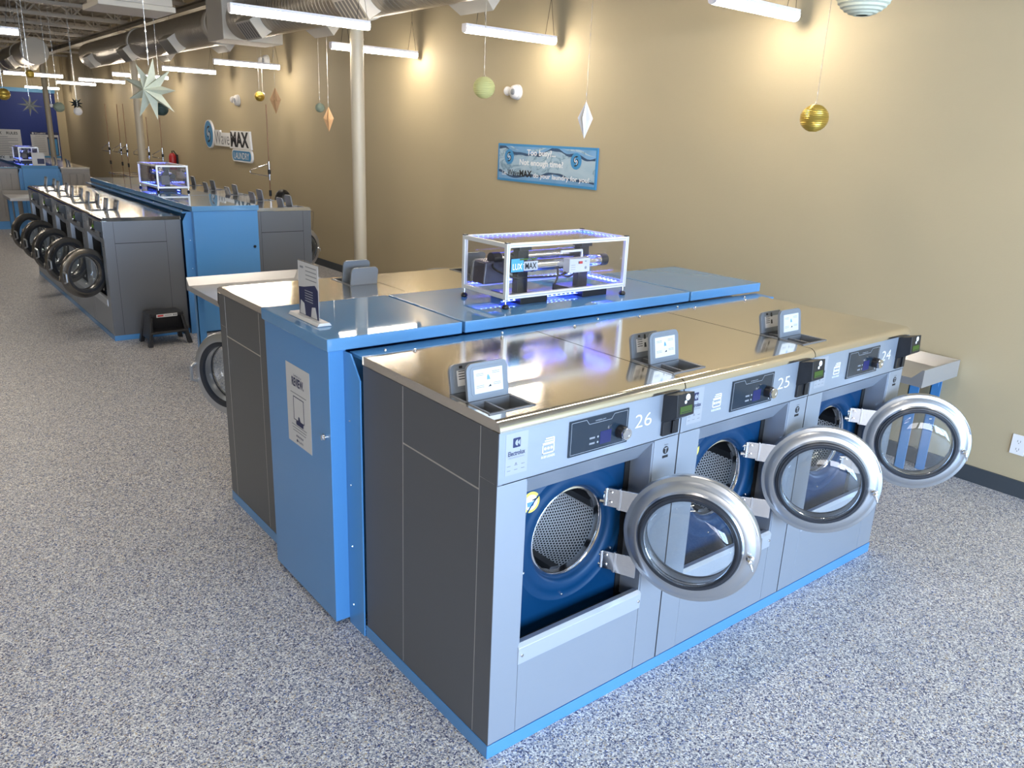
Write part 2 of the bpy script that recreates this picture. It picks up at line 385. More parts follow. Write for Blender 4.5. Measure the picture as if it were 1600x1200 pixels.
def make_washer(D, scale, number=None, W=.79, ring='doorring', seam='seam'):
    sh = (scale[0], 1, scale[1], -.05)
    root = thing('washing_machine', 'x', 'washing machine')
    def B(mb, name, mats, par=root, **k): return mb.build(name, mats, par, shift=sh, **k)
    H = 1.15; lip = 1.118; e = .0022
    # body shell: sides, back, posts, lower front
    b = MB()
    b.box(e, .0005, .05, .02, D, lip-.002, 0); b.box(W-.02, .0005, .05, W-e, D, lip-.002, 0); b.box(.02, D-.02, .05, W-.02, D, lip-.002, 0)
    b.box(.02, .03, .05, W-.02, D-.02, .07, 0)
    if True:
        w = .0022
        for (ya, za, yb, zb) in ((.52, .055, .52, lip-.004), (.085, .055, .085, lip-.004), (.085, .913, .52, .916), (.012, .958, .085, .956)):
            if yb > D: continue
            for xx in (e-.0006, W-e):
                if ya == yb: b.box(xx, ya-w/2, za, xx+.0006, ya+w/2, zb, 1)
                else: b.box(xx, ya, za-w/2, xx+.0006, yb, zb+w/2, 1)
    B(b, 'side_panels', ['side', seam], smooth=0)
    f = MB()
    f.box(e+.0012, 0, .052, .112, .03, .953, 0)             # left post
    f.box(.668, 0, .052, W-e-.0012, .03, .953, 0)           # right post
    f.box(.1135, .0005, .052, .6665, .03, .318, 0)    # lower panel
    B(f, 'front_panel', 'front', bevel=.0012)
    # recess lining: visor, jambs, floor
    r = MB()
    r.prism([(0, .953), (.062, .872), (.066, .876), (.03, .955)], 'x', .112, .668, 0)
    r.box(.661, .004, .33, .668, .095, .945, 0)
    r.box(.112, .004, .33, .118, .035, .945, 0)
    B(r, 'recess_frame', 'front', smooth=0)
    r = MB()
    r.box(.02, .115, .07, W-.02, .12, .32, 0); r.box(.638, .096, .3, .668, .125, .95, 0); r.box(.10, .03, .3, .1125, .125, .95, 0); r.box(.1, .03, .28, .668, .13, .318, 0); r.box(.1, .062, .885, .668, .12, .95, 0)
    B(r, 'recess_seal', 'dark', smooth=0)
    # sill
    s_ = MB(); s_.prism([(-.004, .312), (.03, .312), (.03, .378), (.006, .384), (-.006, .372)], 'x', .109, .668, 0)
    for xx in (.122, .655): s_.lathe([(.006, -.010), (.006, -.004)], (xx, 0, .345), 'y', 10, 1)
    B(s_, 'sill', ['sillsteel', 'chrome'], bevel=.001)
    # drum front: navy plate with round opening and embossed rings
    cx, cz = .405, .642
    d = MB(); n = 72; y0 = .10
    x0, x1, za, zb = .1125, .642, .318, .885
    ang = [2*pi*i/n for i in range(n)]
    for cxn, czn in ((x0, za), (x1, za), (x1, zb), (x0, zb)):
        a = math.atan2(czn-cz, cxn-cx) % (2*pi); k = min(range(n), key=lambda i: abs(ang[i]-a)); ang[k] = a
    rings = [(.166, .028), (.170, .006), (.180, -.002), (.205, -.004), (.212, .0), (.235, .0), (.2385, -.0028), (.243, -.0028), (.2465, 0)]
    def rect(a):
        c_, s_2 = cos(a), sin(a); t = 1e9
        if c_ > 1e-9: t = min(t, (x1-cx)/c_)
        if c_ < -1e-9: t = min(t, (x0-cx)/c_)
        if s_2 > 1e-9: t = min(t, (zb-cz)/s_2)
        if s_2 < -1e-9: t = min(t, (za-cz)/s_2)
        return t
    vs = []
    for rr, dy in rings:
        for a in ang:
            q = min(rr, rect(a)-.001); vs.append((cx+q*cos(a), y0+dy, cz+q*sin(a)))
    for a in ang: q = rect(a); vs.append((cx+q*cos(a), y0, cz+q*sin(a)))
    fs = [(j*n+i, j*n+(i+1) % n, (j+1)*n+(i+1) % n, (j+1)*n+i) for j in range(len(rings)) for i in range(n)]
    d.add(vs, fs, 0)
    dp = B(d, 'drum_front_plate', 'navy', smooth=50)
    sc = MB()
    for a in (100, 172, 201, 262, 330): sc.lathe([(.0, -.007), (.004, -.006), (.006, -.001), (.006, .001)], (cx+.222*cos(RAD(a)), y0, cz+.222*sin(RAD(a))), 'y', 10)
    sc.box(.1785-.001, y0-.002, .565, .1865, y0, .592, 1)
    sc.build('plate_screws', ['chrome', 'dark'], dp, shift=sh)
    stk = MB(); scx, scz = .218, .808
    stk.flat(circ(scx, scz, .036, 30), y0-.0006, 0); stk.flat(circ(scx, scz, .026, 26), y0-.0014, 1)
    stk.flat([(scx-.014, scz-.014), (scx+.010, scz-.014), (scx+.013, scz+.002), (scx-.017, scz+.002)], y0-.0022, 2)
    stk.flat([(scx+.005, scz+.004), (scx+.03, scz+.010), (scx+.03, scz+.013), (scx+.004, scz+.008)], y0-.0022, 3)
    o = stk.build('round_sticker', ['yellow', 'white', 'stblue', 'blackink'], dp, shift=sh); o['label'] = 'round yellow and white sticker with a blue measuring cup'
    B(MB().lathe([(.150, .125), (.156, .117), (.160, .119), (.167, .123), (.167, .15), (.150, .15)], (cx, 0, cz), 'y', 64, 0, closed=True), 'drum_rim', 'chrome')
    # drum: perforated cylinder and back plate
    p = MB(); n2 = 48; R2 = .188; yA, yB = .14, min(D-.05, .52)
    vs = [(cx+R2*cos(2*pi*i/n2), yy, cz+R2*sin(2*pi*i/n2)) for yy in (yA, yB) for i in range(n2)]
    p.add(vs, [(i, (i+1) % n2, n2+(i+1) % n2, n2+i) for i in range(n2)], 0)
    for i in range(n2):
        u0, u1 = R2*2*pi*i/n2, R2*2*pi*(i+1)/n2; p.uv[i] = [(u0, yA), (u1, yA), (u1, yB), (u0, yB)]
    o0 = len(p.v); p.v += [(cx+R2*cos(2*pi*i/n2), yB, cz+R2*sin(2*pi*i/n2)) for i in range(n2)]
    p.f.append([o0+i for i in range(n2)]); p.m.append(0); p.uv[n2] = [(R2*cos(2*pi*i/n2), R2*sin(2*pi*i/n2)) for i in range(n2)]
    p.add([(cx+rr*cos(2*pi*i/n2), .142, cz+rr*sin(2*pi*i/n2)) for rr in (.160, .30) for i in range(n2)], [(i, (i+1) % n2, n2+(i+1) % n2, n2+i) for i in range(n2)], 1)
    p.keep = True
    dr = B(p, 'drum', ['perf', 'dark'])
    for a in (262, 142, 22):
        li = MB(); t = RAD(a); c0 = Vector((cx+R2*cos(t), 0, cz+R2*sin(t))); tn = Vector((-sin(t), 0, cos(t))); nr = Vector((-cos(t), 0, -sin(t)))
        pr = [c0-tn*.05, c0-tn*.018+nr*.045, c0+tn*.018+nr*.045, c0+tn*.05]
        li.add([(q.x, yA+.01, q.z) for q in pr]+[(q.x, yB, q.z) for q in pr], [(0, 1, 2, 3), (4, 7, 6, 5), (0, 4, 5, 1), (1, 5, 6, 2), (2, 6, 7, 3)], 0)
        li.build('drum_lifter', 'blacksteel', dr, shift=sh)
    # control panel
    c = MB(); c.box(e+.0012, -.002, .957, W-e-.0012, .03, lip-.001, 0)
    cp = B(c, 'control_panel', 'front', bevel=.0012)
    def C(mb, name, mats, **k): return mb.build(name, mats, cp, shift=sh, **k)
    y = -.002
    l = MB(); l.flat([(.027, .981), (.108, .981), (.108, 1.109), (.027, 1.109)], y, 0, .0008)
    ex, ez = .066, 1.078
    l.flat(rrect(ex-.0135, ez-.0145, ex+.0135, ez+.0145, .002, 2), y-.0009, 1)
    l.flat(circ(ex+.003, ez, .0092, 20, 90, 270)+[(ex+.003, ez-.0092)], y-.0016, 2); l.flat([(ex+.003, ez), (ex+.011, ez+.009), (ex+.011, ez-.009)], y-.0016, 2)
    l.text('Electrolux', .067, 1.040, .014, y-.0009, w=.062, m=1, bold=.02, align='c')
    l.text('PROFESSIONAL', .067, 1.031, .0045, y-.0009, w=.058, m=3, align='c')
    for i in range(3):
        for j in range(2):
            l.flat([(.034+.026*i, .994+.014*j), (.046+.026*i, .994+.014*j), (.046+.026*i, .9955+.014*j), (.034+.026*i, .9955+.014*j)], y-.0009, 3)
    l.flat(circ(.066, 1.013, .0035, 10), y-.0009, 3)
    C(l, 'brand_label', ['label', 'ink', 'label', 'greyink'], smooth=0)
    g = MB(); gx = .165
    for i in range(3): g.flat([(gx+.012-.004*i, 1.064-.007*i), (gx+.043, 1.064-.007*i), (gx+.043, 1.067-.007*i), (gx+.012-.004*i, 1.067-.007*i)], y)
    for (a, b_, c_, d_) in ((gx, 1.018, gx+.003, 1.052), (gx+.043, 1.018, gx+.046, 1.066), (gx, 1.018, gx+.046, 1.021), (gx, 1.046, gx+.046, 1.049)): g.flat([(a, b_), (c_, b_), (c_, d_), (a, d_)], y)
    for i in range(3): g.flat(circ(gx+.011+.012*i, 1.034, .0045, 12), y)
    g.text('8-20 LOADS', gx+.023, 1.005, .007, y, w=.052, align='c', bold=.02)
    C(g, 'load_size_print', 'white', smooth=0)
    ds = MB(); ds.flat([(.267, .984), (.521, .984), (.521, 1.1), (.267, 1.1)], y, 0, .004)
    yy = y-.0042
    def line(a, b2, w=.0012, m=1):
        dx, dz = b2[0]-a[0], b2[1]-a[1]; q = math.hypot(dx, dz); nx, nz = -dz/q*w/2, dx/q*w/2
        ds.flat([(a[0]+nx, a[1]+nz), (a[0]-nx, a[1]-nz), (b2[0]-nx, b2[1]-nz), (b2[0]+nx, b2[1]+nz)], yy, m)
    for a, b2 in (((.274, .990), (.514, .990)), ((.274, .990), (.274, 1.094)), ((.514, .990), (.514, 1.094)), ((.274, 1.094), (.335, 1.094)), ((.455, 1.094), (.514, 1.094)), ((.335, 1.094), (.347, 1.078)), ((.455, 1.094), (.443, 1.078)), ((.347, 1.078), (.443, 1.078))): line(a, b2)
    ds.text('compass pro', .395, 1.083, .006, yy, w=.045, align='c', m=1)
    for zz in (1.030, 1.012):
        ds.flat(circ(.388, zz, .0035, 8), yy, 1); ds.flat([(.352, zz-.003), (.375, zz-.003), (.375, zz+.003), (.352, zz+.003)], yy, 2)
    ds.flat(circ(.502, .998, .004, 10), yy, 1)
    C(ds, 'display_panel', ['panel', 'label', 'greyink'], smooth=0)
    q = MB(); q.flat([(.398, 1.002), (.446, 1.002), (.446, 1.044), (.398, 1.044)], yy); C(q, 'lcd_screen', 'lcd', smooth=0)
    k = MB(); k.lathe([(.022, 0), (.0215, -.022), (.0195, -.026)], (.485, y-.004, 1.028), 'y', 28, 0)
    k.lathe([(.0195, -.026), (.0205, -.030), (.0190, -.0345), (.0135, -.0345), (.0125, -.0330), (.0, -.0330)], (.485, y-.004, 1.028), 'y', 28, 1)
    C(k, 'knob', ['black', 'chrome'])
    if number:
        t = MB(); t.text(number, .597, 1.020, .047, y, w=.078, align='c', bold=-.012, t=.0008)
        C(t, 'machine_number', 'white', smooth=0)
    # card reader
    cr = MB()
    cr.box(.688, -.012, .968, .768, 0, 1.108, 0)
    cr.prism([(0, 1.112), (-.060, 1.128), (-.066, 1.052), (-.058, 1.046), (-.012, 1.018), (0, 1.018)], 'x', .686, .772, 0)
    cr.box(.728, -.020, .974, .740, -.011, 1.020, 1)
    rd = B(cr, 'card_reader', ['black', 'blacksteel'], bevel=.0015)
    # screen and print lie on the tilted face of the head
    def hp(x, t, off):  # t: 0 bottom 1 top of the head face
        return (x, -.066+.006*t-off, 1.052+.076*t)
    q = MB(); q.add([hp(.700, .12, .0012), hp(.760, .12, .0012), hp(.760, .44, .0012), hp(.700, .44, .0012)], [(0, 1, 2, 3)])
    q.build('reader_screen', 'green', rd, shift=sh, smooth=0)
    q = MB(); q.add([hp(.706, .17, .0018), hp(.754, .17, .0018), hp(.754, .2, .0018), hp(.706, .2, .0018)], [(0, 1, 2, 3)], 1)
    for (cx_, cz_, r_) in ((.738, .82, .011), (.727, .62, .006)):
        q.add([hp(cx_+r_*cos(2*pi*i/14), cz_+r_*sin(2*pi*i/14)/.06, .0012) if False else hp(cx_+r_*cos(2*pi*i/14), cz_+(r_*sin(2*pi*i/14))/.076, .0012) for i in range(14)], [tuple(range(14))], 0)
    q.build('reader_print', ['white', 'blackink'], rd, shift=sh, smooth=0)
    # T decal on the right post
    q = MB(); q.flat(circ(.727, .908, .014, 22), -.0002, 0); q.flat([(.7255, .898), (.7285, .898), (.7285, .916), (.7255, .916)], -.001, 1); q.flat([(.720, .9135), (.734, .9135), (.734, .917), (.720, .917)], -.001, 1)
    q.box(.713, -.0008, .880, .741, -.0002, .889, 0); q.text('TOUCH', .727, .926, .004, -.0002, w=.02, align='c', m=0)
    B(q, 'round_decal', ['blackink', 'label'], smooth=0)
    # worktop with rounded front lip and soap-tray opening
    t = MB(); R = .030
    prof = [(-.006, lip)]+[(-.006+R-R*cos(RAD(90*i/8)), lip+.002+R*sin(RAD(90*i/8))) for i in range(9)]
    prof = [(a, min(b_, H)) for a, b_ in prof]
    n = len(prof); tx0, tx1, ty0, ty1 = .018, .180, .065, .272
    ybk = D
    t.add([(x, a, b_) for x in (.0024, W-.0024) for a, b_ in prof], [(i, i+1, n+i+1, n+i) for i in range(n-1)], 0)
    xb = [.0024, tx0, tx1, W-.0024]; yb_ = [prof[-1][0], ty0, ty1, ybk]
    for i in range(3):
        for j in range(3):
            if i == 1 and j == 1: continue
            t.add([(xb[i], yb_[j], H), (xb[i+1], yb_[j], H), (xb[i+1], yb_[j+1], H), (xb[i], yb_[j+1], H)], [(0, 1, 2, 3)], 0)
    for xx in (.0024, W-.0024):
        pl = prof+[(ybk, H), (ybk, lip)]
        t.add([(xx, a, b_) for a, b_ in pl], [tuple(range(len(pl)))], 0)
    t.add([(0, -.006, lip), (W, -.006, lip), (W, ybk, lip), (0, ybk, lip), (0, ybk, H), (W, ybk, H)], [(2, 3, 4, 5)], 0)
    t.add([(0, -.006, lip), (W, -.006, lip), (W, .03, lip), (0, .03, lip)], [(0, 1, 2, 3)], 0)
    wt = B(t, 'worktop', 'top', smooth=35)
    q = MB()
    for xx in (.2, .6): q.lathe([(.0, .009), (.004, .008), (.0065, .004), (.0075, 0)], (xx, D-.025, H), 'z', 12)
    q.build('worktop_screws', 'chrome', wt, shift=sh)
    # soap tray
    s2 = MB(); zt, zb2, w = H+.003, H-.085, .006
    s2.box(tx0, ty0, zb2, tx0+w, ty1, zt); s2.box(tx1-w, ty0, zb2, tx1, ty1, zt); s2.box(tx0, ty0, zb2, tx1, ty0+w, zt); s2.box(tx0, ty1-w, zb2, tx1, ty1, zt)
    s2.box(tx0, .174, zb2, tx1, .184, zt); s2.box(.078, ty0, zb2, .086, ty1, zt-.004)
    s2.box(tx0, ty0, zb2-.004, tx1, ty1, zb2, 1)
    s2.box(tx0-.004, ty0-.004, H, tx1+.004, ty0+.004, zt); s2.box(tx1-.002, ty0-.004, H, tx1+.006, ty1, zt)
    tr = B(s2, 'soap_tray', ['trayplast', 'dark'], bevel=.001)
    for yh, tilt in ((.180, 9), (.268, 12)):
        L = MB(); ww, hh = .152, (.112 if yh < .2 else .088)
        out = [(0, 0), (ww, 0)]+[p_ for p_ in rrect(0, 0, ww, hh, .022, 5) if p_[1] > .03]
        L.prism(out, 'y', -.005, .006, 0)
        L.prism([(q_[0], q_[1]) for q_ in rrect(.012, .012, ww-.012, hh-.010, .014, 4)], 'y', -.0065, -.005, 0)
        lo = L.build('tray_lid', ['lid'], tr, loc=((tx0+.003)*sh[0], yh, (H+.004)*sh[2]+sh[3]), rot=(RAD(-tilt), 0, 0), bevel=.0012)
        q = MB(); q.flat([(.024, .020), (ww-.022, .020), (ww-.022, hh-.020), (.024, hh-.020)], -.0066, 0)
        if yh < .2:
            for (a, b_) in ((.045, .078), (.105, .080), (.045, .042), (.108, .045)):
                for r_ in range(2): q.flat([(a-.014, b_-.005*r_), (a+.014, b_-.005*r_), (a+.014, b_-.005*r_+.0016), (a-.014, b_-.005*r_+.0016)], -.0073, 1)
            q.flat([(.071, .058), (.083, .058), (.080, .068), (.075, .074), (.072, .068)], -.0073, 2); q.flat([(.074, .036), (.086, .036), (.083, .043)], -.0073, 3)
        else:
            q.flat([(.034, .074), (.046, .074), (.046, .082), (.034, .082)], -.0073, 3)
            for i in range(4): q.flat([(.030, .040+.008*i), (.056, .040+.008*i), (.056, .0425+.008*i), (.030, .0425+.008*i)], -.0073, 3)
            for i in range(2): q.flat([(.064, .035+.03*i), (.076, .035+.03*i), (.074, .052+.03*i), (.066, .052+.03*i)], -.0073, 3)
        lb = q.build('lid_label', ['paper', 'greyink', 'stblue', 'blackink'], lo, smooth=0); lb['label'] = 'white instruction label'
    # door: local frame has its origin on the hinge axis, x towards the door centre, -y the inner side
    Lh, rd_, zc = .288, .228, .648
    dm = MB(); c0 = (Lh, 0, zc)
    pr = [(.154, -.030), (.162, -.034), (.172, -.034), (.175, -.031), (.179, -.0265), (.184, -.0262), (.208, -.0195), (.2105, -.0165), (.2145, -.0155), (.2255, -.0125), (.228, -.009), (.228, .012), (.222, .024), (.205, .031), (.175, .033), (.160, .028), (.154, .018)]
    dm.lathe(pr, c0, 'y', 72, 0, closed=True)
    # dimple line and latch cover moulded into the ring
    for a0, a1, r0 in ((18, 42, .2235), (48, 95, .198)):
        pts = [(Lh+r0*cos(RAD(a)), -.0245 if r0 < .21 else -.0165, zc+r0*sin(RAD(a))) for a in range(a0, a1, 4)]
        dm.tube(pts, .0016, 6, 0)
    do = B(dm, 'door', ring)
    gk = MB(); gk.lathe([(.150, -.040), (.156, -.0435), (.170, -.041), (.1735, -.034), (.172, -.028), (.15, -.024)], c0, 'y', 72, 0, closed=True)
    gk.lathe([(.150, -.036), (.158, -.0455), (.163, -.0455), (.166, -.042), (.15, -.03)], c0, 'y', 72, 0, closed=True)
    gk.lathe([(.152, .020), (.156, .034), (.174, .037), (.180, .034), (.176, .028), (.155, .016)], c0, 'y', 72, 0, closed=True)
    gk.build('door_gasket', 'rubber', do, shift=sh)
    gl = MB(); gp = [(.152, -.034), (.149, -.050), (.143, -.066), (.133, -.078), (.118, -.084), (.07, -.087), (.0, -.088)]
    gl.lathe(gp, c0, 'y', 64, 0)
    gl.build('door_glass', 'glass', do, shift=sh, smooth=60)
    gr = MB(); gr.lathe([(.1535, -.036), (.1495, -.040), (.1475, -.036), (.150, -.030)], c0, 'y', 64, 0, closed=True)
    gr.build('glass_rim', 'chrome', do, shift=sh)
    for zz in (.745, .505):
        hi = MB()
        hi.box(-.012, -.014, zz-.038, .045, -.008, zz+.030, 0); hi.prism([(.03, zz-.045), (.115, zz-.05), (.115, zz+.03), (.03, zz+.03)], 'y', -.012, -.003, 0)
        hi.tube([(-.010, -.010, zz-.036), (-.010, -.010, zz+.030)], .009, 10, 0)
        for k_ in (-.022, .014): hi.tube([(.008, -.018, zz+k_), (.008, -.006, zz+k_)], .007, 10, 0); hi.tube([(-.03, -.012, zz+k_), (-.012, -.010, zz+k_)], .009, 8, 0)
        hi.box(.036, -.016, zz-.045, .042, -.003, zz+.034, 0)
        hi.build('hinge', 'chrome', do, shift=sh, bevel=.001)
    la = MB(); lx, lz = Lh+.199, zc-.012
    la.lathe([(.013, 0), (.013, -.006), (.007, -.010), (.005, -.022), (.009, -.028), (.0, -.032)], (lx, -.023, lz), 'y', 18, 0)
    la.tube([(lx, -.040, lz), (lx+.008, -.043, lz-.018), (lx+.014, -.042, lz-.034)], [.006, .0055, .003], 8, 0)
    la.build('latch_hook', 'chrome', do, shift=sh)
    hd = MB(); hd.tube([(lx+.012, .022, lz+.05), (lx+.016, .058, lz+.035), (lx+.016, .060, lz-.035), (lx+.012, .022, lz-.05)], .009, 8, 0)
    hd.build('door_handle', 'doorring', do, shift=sh)
    do.location = (.569*scale[0], .093, 0)
    do.rotation_euler = (0, 0, RAD(-61))
    return root
def child(o, key):
    return next(c for c in o.children if c.name.startswith(key))

# near island, front row 26 25 24
W = .79
front = []
angs = [-61.4, -53.4, -54.8]
lab = {'26': 'steel washing machine number 26 at the near left corner of the near island, door open',
       '25': 'steel washing machine number 25 between machines 26 and 24, door open',
       '24': 'steel washing machine number 24 at the wall end of the near island, door open'}
for i, num in enumerate(('26', '25', '24')):
    w = make_washer(.793, (1, 1), num)
    w.location = (i*W, 0, .05); tag(w, lab[num], 'washing machine', 'numbered washing machines in the front row')
    child(w, 'door').rotation_euler = (0, 0, RAD(angs[i]))
    front.append(w)
tag(MB().box(-.001, -.002, 0, 3*W+.002, .80, .0495).build('plinth', 'blue', bevel=.002), 'bright blue plinth strip under numbered machines 24 to 26', 'plinth')
# near island, back row (facing away)
WB = .755
protoB = make_washer(.64, (WB/.79, 1.0))
backlab = ['steel washing machine facing away behind the blue cabinet, round door seen past its end',
           'steel washing machine facing away, middle one behind the lit display case',
           'steel washing machine facing away at the wall end, behind the lit display case']
for i in range(3):
    w = protoB if i == 0 else copy_tree(protoB)
    w.location = ((i+1)*WB, 2.29, .05); w.rotation_euler = (0, 0, pi)
    tag(w, backlab[i], 'washing machine', 'washing machines in the back row of the near island')
tag(MB().box(0, 1.645, 0, 3*WB, 2.292, .0495).build('plinth', 'blue', bevel=.002), 'blue plinth strip under the rear row of the near island', 'plinth')
# far island, left row facing left and right row facing the wall
LW = .79
protoL = make_washer(.655, (1, 1.10/1.15), ring='shadering', seam='dark')
ordl = ['first', 'second', 'third', 'fourth', 'fifth']
for i in range(5):
    w = protoL if i == 0 else copy_tree(protoL)
    w.location = (.262, 6.02+(i+1)*LW, .05); w.rotation_euler = (0, 0, -pi/2)
    tag(w, '%s washing machine from the near end of the far island row with dark round doors' % ordl[i], 'washing machine', 'washing machines on the left side of the far island')
    child(w, 'door').rotation_euler = (0, 0, RAD(-64+2*i))
tag(MB().box(.260, 6.02, 0, .925, 6.02+5*LW, .0475).build('plinth', 'blue', bevel=.002), 'blue plinth strip under the left row of the far island', 'plinth')
protoR = make_washer(.575, (WB/.79, 1.0), seam='dark')
for i in range(5):
    w = protoR if i == 0 else copy_tree(protoR)
    w.location = (2.205, 6.05+i*WB, .05); w.rotation_euler = (0, 0, pi/2)
    tag(w, '%s washing machine from the near end of the far island row facing the beige wall' % ordl[i], 'washing machine', 'washing machines on the wall side of the far island')
    child(w, 'door').rotation_euler = (0, 0, RAD(-76+3*i))
tag(MB().box(1.63, 6.05, 0, 2.207, 6.05+5*WB, .0495).build('plinth', 'blue', bevel=.002), 'blue plinth strip under the wall-side row of the far island', 'plinth')

# ------------------------------------------------------------------ utility bulkheads
def make_bulkhead(name, label, loc, rz, L, wd, seams, fl0, fl1, H=1.145, flen=.0, knob=True, group=None):
    # local: x along the island, end panel at x = 0 facing -x, y across
    t = thing(name, label, 'cabinet', loc, rz, group)
    MB().box(.07, .01, 0, L-.12, wd-.01, H-.03).build('core', 'blue', t, bevel=.002)
    ep = MB().box(0, 0, .02, .07, wd, H).build('end_panel', 'blue', t, bevel=.003)
    k = MB(); k.lathe([(.013, 0), (.013, -.008), (.009, -.012), (.0, -.012)], (0, .045, .803), 'x', 18); k.box(-.016, .040, .793, -.010, .050, .813)
    k.build('lock', 'chrome' if knob else 'blacksteel', ep)
    xs = [-.008]+seams+[L]
    for i in range(len(xs)-1):
        c = MB(); a, b = xs[i]+(.007 if i else 0), xs[i+1]-(.007 if i < len(xs)-2 else 0)
        c.box(a, -.012, H, b, wd+.012, H+.048)
        c.build('cap_panel', 'cap', t, bevel=.004)
    for s_, f in ((-1, fl0), (1, fl1)):
        y0, y1 = (-f, 0) if s_ < 0 else (wd, wd+f)
        po = [(0, 0), (0, H-.005), (.45, H-.005), (1, H-.09), (1, 0)]
        pts = [((0-f*u) if s_ < 0 else (wd+f*u), z) for u, z in po]
        m = MB().prism(pts, 'x', .060, .066, 0)
        for zz in (.1, .36, .62, .88): m.lathe([(.0, -.004), (.003, -.003), (.004, 0)], (.06, sum(p[0] for p in pts[:1])+s_*f*.3, zz), 'x', 8, 1)
        m.build('side_flange', ['blue', 'chrome'], t, smooth=0)
        fz = MB(); ya, yb = (-f+.005, -.0) if s_ < 0 else (wd, wd+f-.005)
        fz.box(.085, ya, H-.022, L-.02, yb, H-.010)
        for q in range(5): fz.lathe([(.0, .010), (.005, .008), (.007, 0)], (.2+q*(L-.4)/4, (ya+yb)/2, H-.010), 'z', 10, 1)
        fz.build('flashing', ['blue', 'chrome'], t, bevel=.001)
    return t
make_bulkhead('utility_bulkhead', 'sky blue cabinet spine of the near island with a REVIEW poster on its end', (-.067, .925, 0), 0, 2.58, .595, [.585, 1.985], .122, .122)
make_bulkhead('utility_bulkhead', 'sky blue cabinet spine of the far island behind the black step stool', (1.605, 5.92, 0), pi/2, 4.15, .60, [1.2, 2.75], .02, .08, knob=False)
